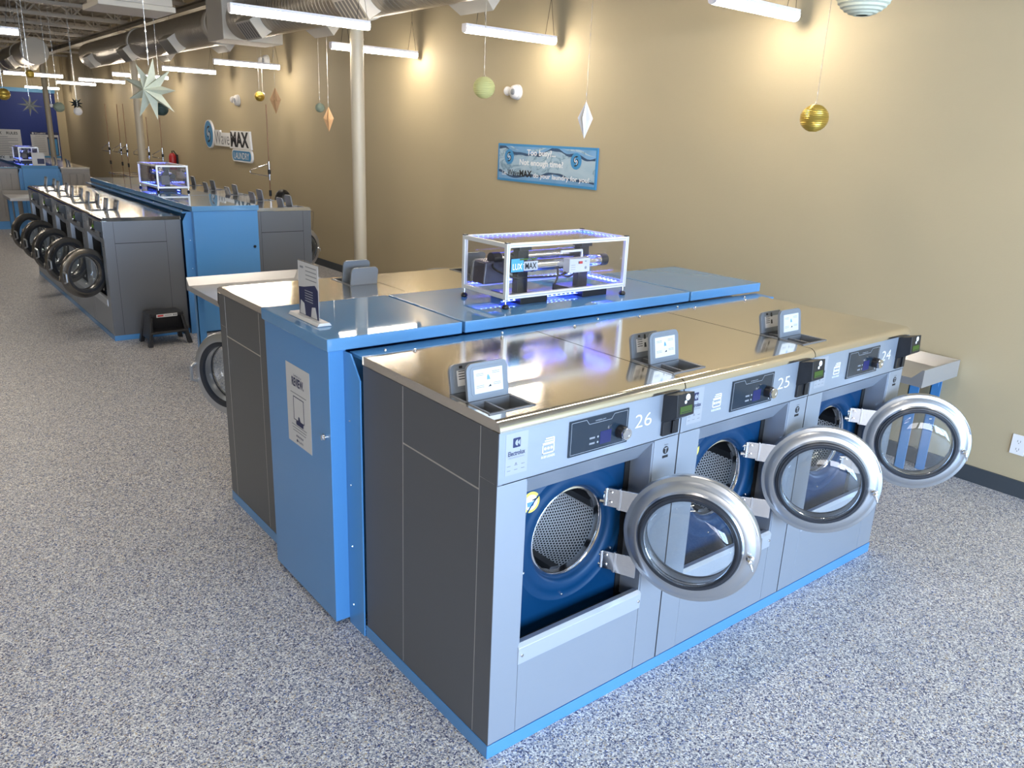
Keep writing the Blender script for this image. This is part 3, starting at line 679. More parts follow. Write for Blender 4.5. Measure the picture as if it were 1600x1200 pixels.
# ------------------------------------------------------------------ LED display cases
def make_case(label, loc, rz, L=.74, Dp=.33):
    t = thing('display_case', label, 'display case', loc, rz, 'lit acrylic display cases')
    z0, z1, w = .042, .282, .018
    for x in (0, L-w):
        for y in (0, Dp-w):
            p = MB().box(x, y, z0-.002, x+w, y+w, z1)
            p.box(x+w*.35, y-.0008, z0, x+w*.65, y, z1-.004, 1)
            p.build('frame_post', ['alu', 'label'], t, bevel=.0015)
            MB().box(x-.0005, y-.0005, z1, x+w+.0005, y+w+.0005, z1+.004).build('post_cap', 'black', t, bevel=.001)
            f = MB(); f.tube([(x+w/2, y+w/2, .014), (x+w/2, y+w/2, z0)], .0045, 10, 1)
            f.lathe([(.0, 0), (.013, 0), (.017, .006), (.014, .014), (.006, .020), (0, .021)], (x+w/2, y+w/2, 0), 'z', 20, 0)
            f.build('foot', ['black', 'chrome'], t)
    for z in (z0, z1-w):
        for y in (0, Dp-w):
            MB().box(w, y, z, L-w, y+w, z+w).box(w, y-.0008, z+w*.38, L-w, y, z+w*.62, 1).build('frame_rail', ['alu', 'label'], t, bevel=.0015)
        for x in (0, L-w):
            MB().box(x, w, z, x+w, Dp-w, z+w).build('frame_rail', 'alu', t, bevel=.0015)
    a = .004
    for nm, bx in (('front', (w, .007, z0+w, L-w, .007+a, z1-w)), ('back', (w, Dp-.011, z0+w, L-w, Dp-.007, z1-w)), ('l', (.007, w, z0+w, .011, Dp-w, z1-w)), ('r', (L-.011, w, z0+w, L-.007, Dp-w, z1-w)), ('top', (w, w, z1-.006, L-w, Dp-w, z1-.002))):
        MB().box(*bx).build('acrylic_panel', 'acrylic', t, smooth=0)
    # LED strips: along the back and right rails, above and below
    def strip(p0, p1, up):
        m = MB(); P0, P1 = Vector(p0), Vector(p1); d = P1-P0; n = max(6, int(d.length/.027)); u = d.normalized(); s_ = Vector((-u.y, u.x, 0))
        q = [P0-s_*.005, P1-s_*.005, P1+s_*.005, P0+s_*.005]
        m.add([tuple(v) for v in q]+[tuple(v+Vector((0, 0, .002))) for v in q], [(0, 3, 2, 1), (4, 5, 6, 7), (0, 1, 5, 4), (1, 2, 6, 5), (2, 3, 7, 6), (3, 0, 4, 7)], 0)
        for i in range(n):
            c = P0+d*((i+.5)/n); z = c.z+(.002 if up else -.003)
            m.box(c.x-.0028, c.y-.0028, z, c.x+.0028, c.y+.0028, z+.003, 1)
        m.build('led_strip', ['ledstrip', 'led'], t, smooth=0)
    strip((.03, Dp-.026, z1-.011), (L-.03, Dp-.026, z1-.011), True)
    strip((L-.026, Dp-.03, z1-.011), (L-.026, .03, z1-.011), True)
    strip((L-.045, Dp-.03, z1-.011), (L-.045, .03, z1-.011), True)
    strip((.03, Dp-.026, z0+w), (L-.03, Dp-.026, z0+w), True)
    strip((L-.026, Dp-.03, z0+w), (L-.026, .03, z0+w), True)
    strip((L-.045, Dp-.03, z0+w), (L-.045, .03, z0+w), True)
    strip((.05, .09, .012), (L*.72, .09, .012), True)
    # machinery inside
    for x in (.185, .565):
        MB().box(x, .15, 0.0, x+.060, .19, .262).build('support_post', 'blacksteel', t, bevel=.002)
        MB().box(x-.06, .05, .0, x+.10, .27, .030).build('base_channel', 'blacksteel', t, bevel=.002)
        MB().box(x-.005, .135, .225, x+.065, .20, .262).build('post_clamp', 'black', t, bevel=.002)
    for (y, z, xa, xb) in ((.125, .158, .15, .69), (.215, .185, .10, .60)):
        m = MB(); m.tube([(xa, y, z), (xb, y, z)], .027, 24, 0)
        for xc in (xa+.1, xb-.12): m.tube([(xc-.008, y, z), (xc+.008, y, z)], .0295, 20, 0)
        for xe in (xa, xb): m.tube([(xe-.022, y, z), (xe+.022, y, z)], .0285, 20, 1)
        m.build('reactor_tube', ['chrome', 'black'], t)
    MB().prism([(.02, .075), (.03, .175), (.16, .185), (.165, .075)], 'y', .19, .28).build('blower_cover', 'smoky', t, bevel=.008, seg=3)
    cb = MB().box(.415, .055, .120, .545, .10, .185).build('control_box', 'paper', t, bevel=.002)
    q = MB(); q.flat([(.475, .160), (.497, .160), (.497, .172), (.475, .172)], .055, 0); q.flat([(.470, .160), (.475, .160), (.475, .172), (.470, .172)], .055, 1)
    for i in range(3): q.flat([(.425, .135+.01*i), (.452, .135+.01*i), (.452, .137+.01*i), (.425, .137+.01*i)], .055, 2)
    q.flat([(.510, .168), (.522, .168), (.522, .173), (.510, .173)], .055, 2); q.flat(circ(.518, .140, .007, 14), .055, 2)
    q.build('control_print', ['redink', 'blackink', 'greyink'], cb, smooth=0)
    MB().tube([(.40, .10, .205), (.40, .10, .215), (.53, .10, .215), (.53, .10, .185)], .006, 8).build('bracket', 'alu', t)
    def cable(pts, r=.005):
        out = []; P = [Vector(p) for p in pts]
        for i in range(len(P)-1):
            p0, p1, p2, p3 = P[max(i-1, 0)], P[i], P[i+1], P[min(i+2, len(P)-1)]
            for k in range(6):
                s_ = k/6; out.append(.5*((2*p1)+(-p0+p2)*s_+(2*p0-5*p1+4*p2-p3)*s_*s_+(-p0+3*p1-3*p2+p3)*s_**3))
        out.append(P[-1]); MB().tube(out, r, 8).build('cable', 'black', t)
    cable([(.10, .21, .18), (.06, .17, .15), (.12, .10, .115), (.20, .09, .11), (.40, .10, .105), (.47, .10, .125)])
    cable([(.55, .12, .13), (.44, .09, .125), (.40, .08, .11), (.44, .08, .10), (.52, .11, .12)])
    cable([(.40, .12, .15), (.375, .09, .10), (.35, .08, .07)])
    # lettering on the front pane
    n = MB(); n.flat([(.030, .158), (.098, .158), (.098, .215), (.030, .215)], .006, 0, .0006)
    n.flat([(.101, .160), (.180, .160), (.180, .200), (.101, .200)], .0066, 4, .0004)  # pale plate added for the bright tube reflection behind MAX
    n.text('LUX', .064, .168, .026, .0050, w=.052, m=1, align='c', bold=.01)
    n.text('MAX', .108, .168, .026, .0058, w=.064, m=2, bold=.02)
    n.flat([(.075, .207), (.175, .207), (.175, .214), (.075, .214)], .0056, 3)
    n.build('nameplate', ['logo', 'white', 'blackink', 'green', 'label'], t, smooth=0)
    return t
make_case('acrylic display case with blue LEDs and LUX MAX lettering on the near island', (.808, 1.020, 1.193), 0)
make_case('small distant acrylic case glowing blue on the far island cabinet', (1.470, 7.52, 1.193), pi/2)

# ------------------------------------------------------------------ signs on the near cabinet
t = thing('sign_holder', 'clear upright sign holder on the corner of the blue cabinet', 'sign holder', (.003, 1.13, 1.194), 0)
MB().prism([(-.030, 0), (.030, 0), (.022, .012), (-.022, .012)], 'y', -.035, .235).build('base', 'paper', t, bevel=.002)
MB().box(-.0025, -.0, .01, .0025, .185, .225).build('panel', 'acrylic', t, smooth=0)
q = MB(); q.flat([(0, .012), (.180, .012), (.180, .222), (0, .222)], 0, 0, .0005)
yq = -.0007
q.flat([(.004, .014), (.176, .014), (.176, .128), (.150, .145), (.05, .125), (.004, .12)], yq, 1)
q.flat([(.01, .016), (.06, .016), (.05, .06), (.02, .07)], yq-.0008, 0); q.flat([(.11, .016), (.165, .016), (.15, .06), (.12, .055)], yq-.0008, 0)
for i in range(4): q.flat([(.07, .205-.016*i), (.165, .205-.016*i), (.165, .2085-.016*i), (.07, .2085-.016*i)], yq, 2)
for i in range(5): q.flat([(.06, .072+.01*i), (.13, .072+.01*i), (.13, .075+.01*i), (.06, .075+.01*i)], yq-.0008, 3)
q.flat([(.02, .197), (.05, .197), (.05, .205), (.02, .205)], yq, 2)
sg = q.build('leaflet', ['paper', 'ink', 'greyink', 'label'], t, loc=(-.0032, .182, 0), rz=-pi/2, smooth=0); sg['label'] = 'white and navy printed leaflet'

q = MB(); pw, ph = .222, .335
q.flat([(0, 0), (pw, 0), (pw, ph), (0, ph)], 0, 0, .0008); y = -.0009
q.text('Leave us a', pw/2, ph-.045, .010, y, w=.07, m=1, align='c'); q.text('REVIEW.', pw/2, ph-.085, .034, y, w=.112, m=1, bold=.035, align='c')
q.flat([(.04, ph-.118), (.185, ph-.118), (.185, ph-.115), (.04, ph-.115)], y, 2)
a, b, c, d = .062, .105, .160, .205
for (u0, v0, u1, v1) in ((a, b, a+.003, d), (c-.003, b, c, d), (a, d-.003, c, d), (a, b, c, b+.003)): q.flat([(u0, v0), (u1, v0), (u1, v1), (u0, v1)], y, 1)
q.flat([(.085, .088), (.150, .088), (.152, .105), (.125, .110), (.115, .126), (.108, .126), (.105, .110), (.083, .102)], y-.0008, 1)
for i, (u0, u1) in enumerate(((.04, .18), (.045, .175), (.05, .17))): q.flat([(u0, .080-.012*i), (u1, .080-.012*i), (u1, .083-.012*i), (u0, .083-.012*i)], y, 2)
for i in range(5):
    cx_ = .083+.014*i; q.flat([(cx_+(.006 if k % 2 == 0 else .0026)*sin(pi*k/5), .038+(.006 if k % 2 == 0 else .0026)*cos(pi*k/5)) for k in range(10)], y, 1)
q.flat(circ(.085, .018, .006, 12), y, 1); q.text('WaveMAX', .094, .013, .010, y, w=.05, m=1)
tag(q.build('poster', ['paper', 'ink', 'greyink'], loc=(-.0675, 1.315, .683), rz=-pi/2, smooth=0), 'white REVIEW poster taped to the end of the near blue cabinet', 'poster')

# ------------------------------------------------------------------ folding tables
def make_table(label, loc, rz, L, Dp, H=.73):
    # local: raised rims on the back (y = Dp) and right (x = L); open front and left
    t = thing('folding_table', label, 'table', loc, rz, 'steel tray tables on blue legs')
    z0 = H-.105; r = .06
    m = MB()
    m.box(.001, .001, z0+.002, L-.013, Dp-.013, z0+.045)
    m.prism([(Dp-.012, z0), (Dp, z0), (Dp, H), (Dp-.010, H), (Dp-.010-r, z0+.042), (Dp-.012-r, z0+.03)], 'x', 0, L-.001)
    m.prism([(L-.012, z0), (L, z0), (L, H), (L-.010, H), (L-.010-r, z0+.042), (L-.012-r, z0+.03)], 'y', 0, Dp+.0006)
    m.build('tray_top', 'traysteel', t, smooth=0)
    for x in (.05, L-.11):
        for y in (.09, Dp-.068):
            g = MB().box(x, y, 0, x+.06, y+.006, z0); g.box(x, y, 0, x+.006, y+.06, z0); g.build('leg', 'blue', t, smooth=0)
    MB().box(.05, Dp-.11, z0-.06, L-.05, Dp-.104, z0).build('apron', 'blue', t, smooth=0)
    return t
# beside machine 24, against the wall: rims towards the viewer and along the wall
make_table('steel tray table on blue legs against the beige wall beside machine 24', (3.285, 1.20, 0), -pi/2, .915, .455)
make_table('steel tray table on blue legs between the near and far islands', (.61, 4.02, 0), 0, .95, .91)
make_table('small steel tray table on blue legs past the row of dark round doors', (.44, 13.35, 0), 0, .86, .85)

# ------------------------------------------------------------------ third island far behind
HS = .935
t3 = make_bulkhead('utility_bulkhead', 'blue cabinet spine of the farthest island below the posters', (1.42, 14.92, 0), pi/2, 4.2, .55, [1.4, 2.8], .06, .06, H=1.05, knob=False)
def ribbed(label, x0, x1):
    t = thing('washing_machine', label, 'washing machine', (x0, 15.0, .14), 0, 'machines of the farthest island')
    w = x1-x0
    m = MB().box(0, 0, -.0, w, 3.9, .90)
    for i in range(4): m.box(w*(i+.5)/4-.045, -.012, .08, w*(i+.5)/4+.045, 0, .82)
    m.build('side_panels', 'greypanel', t, bevel=.004)
    MB().box(-.005, -.01, .90, w+.005, 3.9, .93).build('worktop', 'top', t, bevel=.003)
    tag(MB().box(x0, 15.0, 0, x1, 18.9, .138).build('plinth', 'blue', bevel=.002), 'blue plinth under the %s of the farthest island' % ('left end' if x0 < .8 else 'right end'), 'plinth')
    for i in range(3):
        l = MB().prism([(0, 0), (.14, 0), (.14, .085), (.12, .11), (.02, .11), (0, .085)], 'y', -.005, .005).build('tray_lid', 'lid', t, loc=(w*.45+(.08 if i % 2 else 0), .25+.7*i, .93), rot=(RAD(-10), 0, pi/2 if x0 > 1 else -pi/2))
ribbed('taupe ribbed machine end on the left of the farthest blue cabinet', .20, .81)
ribbed('taupe ribbed machine end on the right of the farthest blue cabinet', 1.48, 1.95)
make_case('tiny distant display case glowing blue on the farthest island', (1.30, 15.9, 1.098), pi/2)
t = thing('sign_holder', 'tiny white sign holder standing on the farthest blue cabinet', 'sign holder', (1.16, 15.05, 1.099), 0)
MB().box(-.10, 0, 0, .10, .06, .012).build('base', 'paper', t)
MB().box(-.10, .025, .01, .10, .032, .21).box(-.02, .0245, .02, .09, .025, .11, 1).build('leaflet', ['paper', 'ink'], t, smooth=0)

t = thing('trash_bin', 'grey round bin lid peeking over the back row left of the display case', 'bin', (1.97, 3.22, 0), 0)
MB().lathe([(.13, 0), (.17, .88), (.165, .90)], (0, 0, 0), 'z', 32).build('body', 'lid', t)
MB().lathe([(.178, 0), (.180, .02), (.15, .045), (0, .055)], (0, 0, .90), 'z', 32).build('bin_lid', 'lid', t)

# ------------------------------------------------------------------ step stool
t = thing('step_stool', 'black plastic step stool on the floor by the far island end', 'stool', (.635, 5.79, 0), RAD(2), None)
def frus(m, x0, x1, y0, y1, z0, X0, X1, Y0, Y1, z1):
    m.add([(x0, y0, z0), (x1, y0, z0), (x1, y1, z0), (x0, y1, z0), (X0, Y0, z1), (X1, Y0, z1), (X1, Y1, z1), (X0, Y1, z1)], [(0, 3, 2, 1), (4, 5, 6, 7), (0, 1, 5, 4), (1, 2, 6, 5), (2, 3, 7, 6), (3, 0, 4, 7)])
bw, tw, bd, td, hh = .19, .145, .155, .115, .285
m = MB(); frus(m, -tw-.005, tw+.005, -td+.02, td, hh-.03, -tw, tw, -td+.025, td-.004, hh); m.build('top_step', 'black', t, bevel=.006, seg=3)
m = MB(); frus(m, -.165, .165, -bd, -.02, .115, -.155, .155, -bd+.01, -.02, .135); m.build('lower_step', 'black', t, bevel=.005, seg=3)
for sx in (-1, 1):
    m = MB(); xa, xb = sorted((sx*bw, sx*(bw-.035))); Xa, Xb = sorted((sx*tw, sx*(tw-.025)))
    frus(m, xa, xb, -bd, -bd+.05, 0, Xa, Xb, -td+.02, -td+.07, hh-.03); frus(m, xa, xb, bd-.05, bd, 0, Xa, Xb, td-.05, td, hh-.03)
    frus(m, sx*.172 if sx < 0 else .16, -.16 if sx < 0 else .172, -bd+.01, bd-.01, .06, Xa, Xb, -td+.02, td, hh-.03)
    m.build('side_leg', 'black', t, bevel=.004)
m = MB(); frus(m, -.155, .155, -.035, -.025, .13, -.13, .13, -.06, -.05, hh-.03); frus(m, -.17, .17, bd-.02, bd-.008, .07, -.14, .14, td-.012, td, hh-.03); m.build('riser', 'black', t)
m = MB(); m.flat([(-.09, 0), (.09, 0), (.09, .028), (-.09, .028)], 0, 0); m.flat([(-.08, .007), (-.03, .007), (-.03, .021), (-.08, .021)], -.0008, 1); m.flat([(-.02, .011), (.04, .011), (.04, .017), (-.02, .017)], -.0008, 2)
m.flat(circ(.06, .014, .008, 10), -.0008, 2); m.flat(circ(.078, .014, .008, 10), -.0008, 2)
m.build('sticker', ['paper', 'redink', 'greyink'], t, loc=(0, -.097, .252), smooth=0)['label'] = 'white sticker with a red mark'

# ------------------------------------------------------------------ wall signs and fittings
def on_wall(mb, name, mats, y, z, label, cat, off=.001, **k):
    return tag(mb.build(name, mats, loc=(XW-off, y, z), rz=-pi/2, smooth=k.pop('smooth', 0), **k), label, cat)
b = MB(); bw_, bh = 1.43, .355
b.box(0, -.012, 0, bw_, 0, bh, 0); b.flat([(.022, .022), (bw_-.022, .022), (bw_-.022, bh-.022), (.022, bh-.022)], -.012, 1, .001)
y = -.0132
def ribbon(f, g, mm, yy, n=40):
    for i in range(n):
        x0_, x1_ = .022+(bw_-.044)*i/n, .022+(bw_-.044)*(i+1)/n
        b.add([(x0_, yy, f(x0_)), (x1_, yy, f(x1_)), (x1_, yy, g(x1_)), (x0_, yy, g(x0_))], [(0, 1, 2, 3)], mm)
up_ = lambda x: .285+.030*sin(x*7.5+1.2)+.012*sin(x*17)
dn_ = lambda x: .075+.024*sin(x*6.2+2.6)+.010*sin(x*15+1)
cl_ = lambda v: max(.022, min(bh-.022, v))
ribbon(lambda x: bh-.022, lambda x: cl_(up_(x)), 6, -.0131); ribbon(lambda x: cl_(dn_(x)), lambda x: .022, 6, -.0131)
ribbon(lambda x: cl_(up_(x)+.010+.008*sin(x*23)), lambda x: cl_(up_(x)-.012-.008*sin(x*31)), 7, -.0133); ribbon(lambda x: cl_(dn_(x)+.009+.006*sin(x*27)), lambda x: cl_(dn_(x)-.010), 7, -.0133)
ribbon(lambda x: cl_(up_(x)+.045+.012*sin(x*12)), lambda x: cl_(up_(x)+.034), 1, -.0133)
y = -.0136
swirl(b, .185, .232, .072, y, 3, 2, 4, ring=False); swirl(b, 1.16, .232, .072, y, 3, 2, 4, ring=False)
b.text('Too busy?...', .67, .258, .052, y, w=.42, m=2, bold=.03, align='c')
b.text('Not enough time?', .67, .165, .052, y, w=.64, m=2, bold=.03, align='c')
b.text('Let', .08, .055, .04, y, w=.07, m=2, bold=.01); b.text('Wave', .165, .055, .058, y, w=.185, m=5, bold=.012); b.text('MAX', .355, .055, .058, y, w=.19, m=5, bold=.04)
b.text('do your laundry for you!', .565, .055, .042, y, w=.78, m=2, bold=.025)
on_wall(b, 'banner', ['logo', 'water', 'white', 'logo', 'blackink', 'blackink', 'printblue', 'printnavy'], 4.965, 1.49, 'blue water print banner asking Too busy on the beige wall', 'banner')
# two-colour company sign: roundel, word plates and small lozenge
s_ = MB(); s_.keep = False
s_.prism(circ(.33, .36, .245, 40), 'y', -.035, 0, 0); swirl(s_, .33, .36, .228, -.035, 1, 0, 3, ring=False)
word = [(.60, .19), (1.52, .16), (2.40, .09), (2.37, .36), (2.31, .42), (1.50, .45), (1.48, .40), (.95, .42), (.60, .45)]
s_.prism([(.62, .17), (1.38, .17), (1.38, .15), (2.36, .15), (2.32, .44), (1.46, .44), (1.44, .40), (.92, .40), (.92, .44), (.62, .44)], 'y', -.032, 0, 0)
y = -.033
s_.text('Wave', .64, .20, .22, y, w=.74, m=2, bold=-.005); s_.text('MAX', 1.44, .19, .225, y, w=.84, m=3, bold=.045)
s_.prism(rrect(1.47, -.06, 2.38, .145, .085, 6), 'y', -.034, 0, 0); s_.prism(rrect(1.50, -.035, 2.35, .12, .07, 6), 'y', -.036, -.034, 1)
s_.text('LAUNDRY', 1.925, -.012, .105, -.0365, w=.70, m=0, align='c', bold=.01)
on_wall(s_, 'wall_sign', ['white', 'logo', 'greyink', 'blackink'], 13.99, 1.385, 'blue roundel wall sign reading WaveMAX LAUNDRY', 'sign')
o = MB(); o.box(0, -.006, 0, .075, 0, .118)
for zz in (.035, .083):
    for dx in (.030, .045): o.box(dx-.0015, -.0065, zz-.008, dx+.0015, -.006, zz+.004, 1)
    o.prism(circ(.0375, zz-.014, .003, 8), 'y', -.0065, -.006, 1)
on_wall(o, 'power_outlet', ['white', 'greyink'], -.08, .252, 'white power outlet low on the wall at the right edge', 'outlet')
def wallcam(y, z, label, r=.06):
    t = thing('security_camera', label, 'camera', (XW, y, z), -pi/2, 'white wall cameras')
    m = MB(); m.lathe([(r, 0), (r, -.02), (r*.8, -.03)], (0, 0, 0), 'y', 24); m.build('base', 'offwhite', t)
    m = MB(); m.lathe([(0, -.085), (r*.55, -.078), (r*.85, -.06), (r*.95, -.035), (r*.8, -.02)], (0, 0, 0), 'y', 24)
    m.lathe([(r*.5, 0), (r*.62, -.03), (r*.45, -.05), (0, -.052)], (-r*1.2, -.04, .01), 'x', 18); m.build('housing', 'offwhite', t)
    m = MB(); m.lathe([(.0, -.090), (r*.35, -.088), (r*.42, -.076)], (r*.25, 0, 0), 'y', 20); m.build('lens', 'greyink', t)
wallcam(4.70, 2.32, 'white oval wall camera above the water print banner', .07)
wallcam(12.15, 2.31, 'white oval wall camera above the company sign', .09)
wallcam(10.83, 2.86, 'white dome camera with dark eye high near the duct', .09)
t = thing('fire_extinguisher', 'small red fire extinguisher on the far wall beyond the lit case', 'fire extinguisher', (3.66, 15.8, 1.0), 0)
MB().lathe([(0, 0), (.06, .0), (.07, .02), (.07, .26), (.05, .31), (.02, .33), (0, .33)], (0, 0, 0), 'z', 20).build('cylinder', 'red', t)
MB().tube([(0, 0, .32), (0, 0, .37), (.03, 0, .37), (.08, 0, .30), (.075, .02, .1)], .012, 8).build('hose', 'black', t)
MB().box(.065, -.05, .08, .1, .05, .3).build('bracket', 'blacksteel', t)
# posters on the far blue wall
def far_poster(x0, z0, x1, z1, kind, label):
    w, h = x1-x0, z1-z0; m = MB(); m.box(0, -.012, 0, w, 0, h, 0); y = -.0125
    if kind == 'rules':
        m.text('WaveMAX', w*.38, h-.14, .075, y, w=.46, m=2, bold=.03, align='c'); m.text('RULES', w*.68, h-.14, .075, y, w=.29, m=2, bold=.02)
        for i in range(13):
            m.flat([(w*.08, h-.22-.05*i), (w*(.92 if i % 3 else .7), h-.22-.05*i), (w*(.92 if i % 3 else .7), h-.205-.05*i), (w*.08, h-.205-.05*i)], y, 1)
    else:
        m.flat([(0, h-.005), (w, h-.005), (w, h+.08), (0, h+.08)], -.004, 3, .004); m.text('WaveMAX', w*.35, h+.015, .045, -.0085, w=.3, m=0, align='c', bold=.02); m.flat(circ(w*.09, h+.037, .028, 16), -.0085, 0)
        m.flat([(w*.58, h*.34), (w*.96, h*.34), (w*.96, h*.93), (w*.58, h*.93)], y, 3); m.flat([(w*.61, h*.36), (w*.93, h*.36), (w*.93, h*.87), (w*.61, h*.87)], y-.0008, 4)
        m.flat([(0, h*.27), (w, h*.27), (w, h*.33), (0, h*.33)], y, 4); m.text('YOUR TURN', w*.35, h*.93, .03, y, w=.3, m=1, align='c')
        for i in range(8): m.flat([(w*.08, h*.88-.055*i), (w*.5, h*.88-.055*i), (w*.5, h*.89-.055*i), (w*.08, h*.89-.055*i)], y, 1)
    tag(m.build('wall_poster', ['paper', 'greyink', 'blackink', 'ink', 'logo'], loc=(x0, YF-.021, z0), smooth=0), label, 'poster', 'posters on the far blue wall')
far_poster(1.35, .66, 2.5, 1.545, 'rules', 'large white rules poster on the blue far wall, left of the column')
far_poster(2.75, .50, 3.49, 1.42, 'info', 'white poster with a blue picture on the far wall behind the column')

# ------------------------------------------------------------------ columns, roof steel, ducts
for x, y, lb in ((2.9, 6.32, 'round cream steel column nearest the viewer, by the beige wall'), (2.9, 15.06, 'round cream steel column behind the large mint star'), (2.9, 24.4, 'round cream steel column in front of the blue far wall')):
    t = thing('column', lb, 'column', (x, y, 0), 0, 'steel columns along the room')
    MB().lathe([(.070, 0), (.070, 3.48)], (0, 0, 0), 'z', 32).build('shaft', 'column', t)
    MB().box(-.12, -.12, 0, .12, .12, .012).build('base_plate', 'column', t); MB().box(-.11, -.11, 3.48, .11, .11, 3.50).build('cap_plate', 'column', t)
    MB().lathe([(.074, 0), (.074, .012)], (0, 0, 2.80), 'z', 32).build('collar', 'column', t)
tag(MB().box(2.81, 1.0, 3.50, 2.99, YF, 3.515).box(2.89, 1.0, 3.515, 2.91, YF, 3.585).box(2.81, 1.0, 3.585, 2.99, YF, 3.60).build('roof_girder', 'steelbeam', smooth=0), 'long taupe roof girder carried on the columns', 'beam')
jm = MB(); xa, xb = XL, XW
jm.box(xa, -.04, 3.60, xb, .04, 3.65); jm.box(xa, -.04, 3.97, xb, .04, 4.03)
nseg = 16
for i in range(nseg):
    x0 = xa+(xb-xa)*i/nseg; x1 = xa+(xb-xa)*(i+1)/nseg; xm = (x0+x1)/2
    jm.tube([(x0, 0, 4.0), (xm, 0, 3.63)], .018, 6); jm.tube([(xm, 0, 3.63), (x1, 0, 4.0)], .018, 6)
    jm.tube([(xm, 0, 3.63), (xm, 0, 4.0)], .012, 6)
J0 = None
for i in range(14):
    yj = 3.2+1.72*i
    j = jm.build('roof_joist', 'steelbeam', smooth=0) if J0 is None else J0.copy()
    if J0 is None: J0 = j
    else: COL.objects.link(j)
    j.location = (0, yj, 0)
    tag(j, 'taupe open-web steel roof joist crossing the room under the deck', 'joist', 'roof joists')
def make_duct(label, x, z, r, y0, y1, vents):
    t = thing('air_duct', label, 'duct', (x, y0, z))
    L = y1-y0
    m = MB(); m.lathe([(r, 0), (r, L)], (0, 0, 0), 'y', 48); m.build('pipe', 'duct', t)
    for yy in (0.02, L*.22, L*.48, L*.74):
        c = MB(); c.lathe([(r+.004, 0), (r+.018, .01), (r+.018, .09), (r+.004, .10)], (0, yy, 0), 'y', 48); c.build('collar', 'ductbox', t)
    for yy, side in vents:
        v = MB(); a = RAD(-38); ca, sa = cos(a)*side, sin(a)
        u = Vector((ca, 0, sa)); w = Vector((-sa*side, 0, cos(a)))*1.0
        c0 = Vector((0, yy-y0, 0))
        def P(d, q, s2): k = c0+u*d+w*q; return (k.x, k.y+s2, k.z)
        v.add([P(r*.85, -.11, -.26), P(r*.85, .11, -.26), P(r*.85, .11, .26), P(r*.85, -.11, .26), P(r+.09, -.11, -.22), P(r+.09, .11, -.22), P(r+.09, .11, .22), P(r+.09, -.11, .22)], [(0, 1, 2, 3), (0, 4, 5, 1), (1, 5, 6, 2), (2, 6, 7, 3), (3, 7, 4, 0), (4, 7, 6, 5)], 0)
        for i in range(6):
            s2 = -.17+.068*i
            v.add([P(r+.0915, -.09, s2-.022), P(r+.0915, .09, s2-.022), P(r+.0915, .09, s2+.022), P(r+.0915, -.09, s2+.022)], [(0, 1, 2, 3)], 1)
        v.build('duct_vent', ['ductbox', 'grille'], t, smooth=0)
    return t
dct = make_duct('long taupe spiral air duct running along the beige wall', 2.5, 3.10, .22, 2.2, 16.5, [(3.9, 1), (5.2, -1), (6.6, 1), (7.6, -1), (9.6, 1), (10.6, -1), (12.2, 1), (13.0, -1), (15.6, -1)])
MB().box(2.24-2.5, 8.35-2.2, 2.87-3.10, 2.97-2.5, 8.9-2.2, 3.95-3.10).build('plenum_box', 'ductbox', dct, bevel=.012)
t = make_duct('shorter spiral air duct with a flat round end cap at far left', 1.55, 3.10, .22, 16.5, 23.0, [(18, 1), (18, -1), (20.5, 1), (20.5, -1)])
MB().lathe([(0, -.012), (.226, -.012), (.228, .02)], (0, 0, 0), 'y', 40).build('end_cap', 'ductbox', t)
t = thing('hanging_duct_box', 'pale square air unit hanging from the roof left of the duct', 'air unit', (.70, 7.15, 2.94))
MB().box(0, 0, .05, .64, .62, 1.0).build('casing', 'ductbox', t, bevel=.01)
MB().box(-.04, -.02, 0, .66, .64, .05).build('bottom_flange', 'ductbox', t, bevel=.006)

# ------------------------------------------------------------------ ceiling fixtures
def fixture(label, x0, x1, y, z=2.70):
    t = thing('light_fixture', label, 'light', (x0, y, z), 0, 'hanging linear light fixtures')
    L = x1-x0; w = .032
    MB().box(0, -w, .028, L, w, .05).build('housing', 'housing', t, bevel=.002)
    pr = [(-w, .028), (-w, .004), (-w*.8, -.012), (-w*.3, -.020), (w*.3, -.020), (w*.8, -.012), (w, .004), (w, .028)]
    MB().prism(pr, 'x', .006, L-.006).build('diffuser', 'tube', t)
    for xx in (0, L-.006): MB().prism([(p*1.04, q*1.04) for p, q in pr], 'x', xx, xx+.006).build('end_cap', 'housing', t)
    for xx in (.17, L-.06): MB().tube([(xx-.05, 0, .05), (xx, 0, .35), (xx, 0, 1.30)], .0018, 5).tube([(xx+.05, 0, .05), (xx, 0, .35)], .0018, 5).build('hanging_wire', 'blacksteel', t)
FX = [(2.69, 3.53, 1.60, 'light fixture at the top edge, above the gold lantern'), (2.61, 3.56, 3.97, 'light fixture above the pale yellow lantern'), (2.58, 3.59, 6.27, 'light fixture crossing behind the nearest column'),
      (2.57, 3.48, 9.73, 'light fixture beside the duct box, above the company sign'), (2.54, 3.36, 12.0, 'light fixture just right of the large mint star'), (2.46, 3.42, 14.8, 'light fixture half hidden by the large mint star'),
      (2.50, 3.40, 17.9, 'light fixture left of the second column'), (2.48, 3.3, 20.2, 'short distant light fixture against the far wall end'), (2.50, 3.35, 25.0, 'farthest light fixture above the posters'), (.956, 2.083, 4.55, 'large bright light fixture in front of the spiral duct'),
      (1.07, 2.09, 17.2, 'light fixture at far left with a gold ball before it'), (-.85, .129, 8.15, 'light fixture cut by the left edge of the picture')]
zf = 2.72; kf = (zf-1.906)/(2.70-1.906)
for a, b, y, l in FX: fixture('white ' + l, -1.266+(a+1.266)*kf, -1.266+(b+1.266)*kf, -1.621+(y+1.621)*kf, zf)
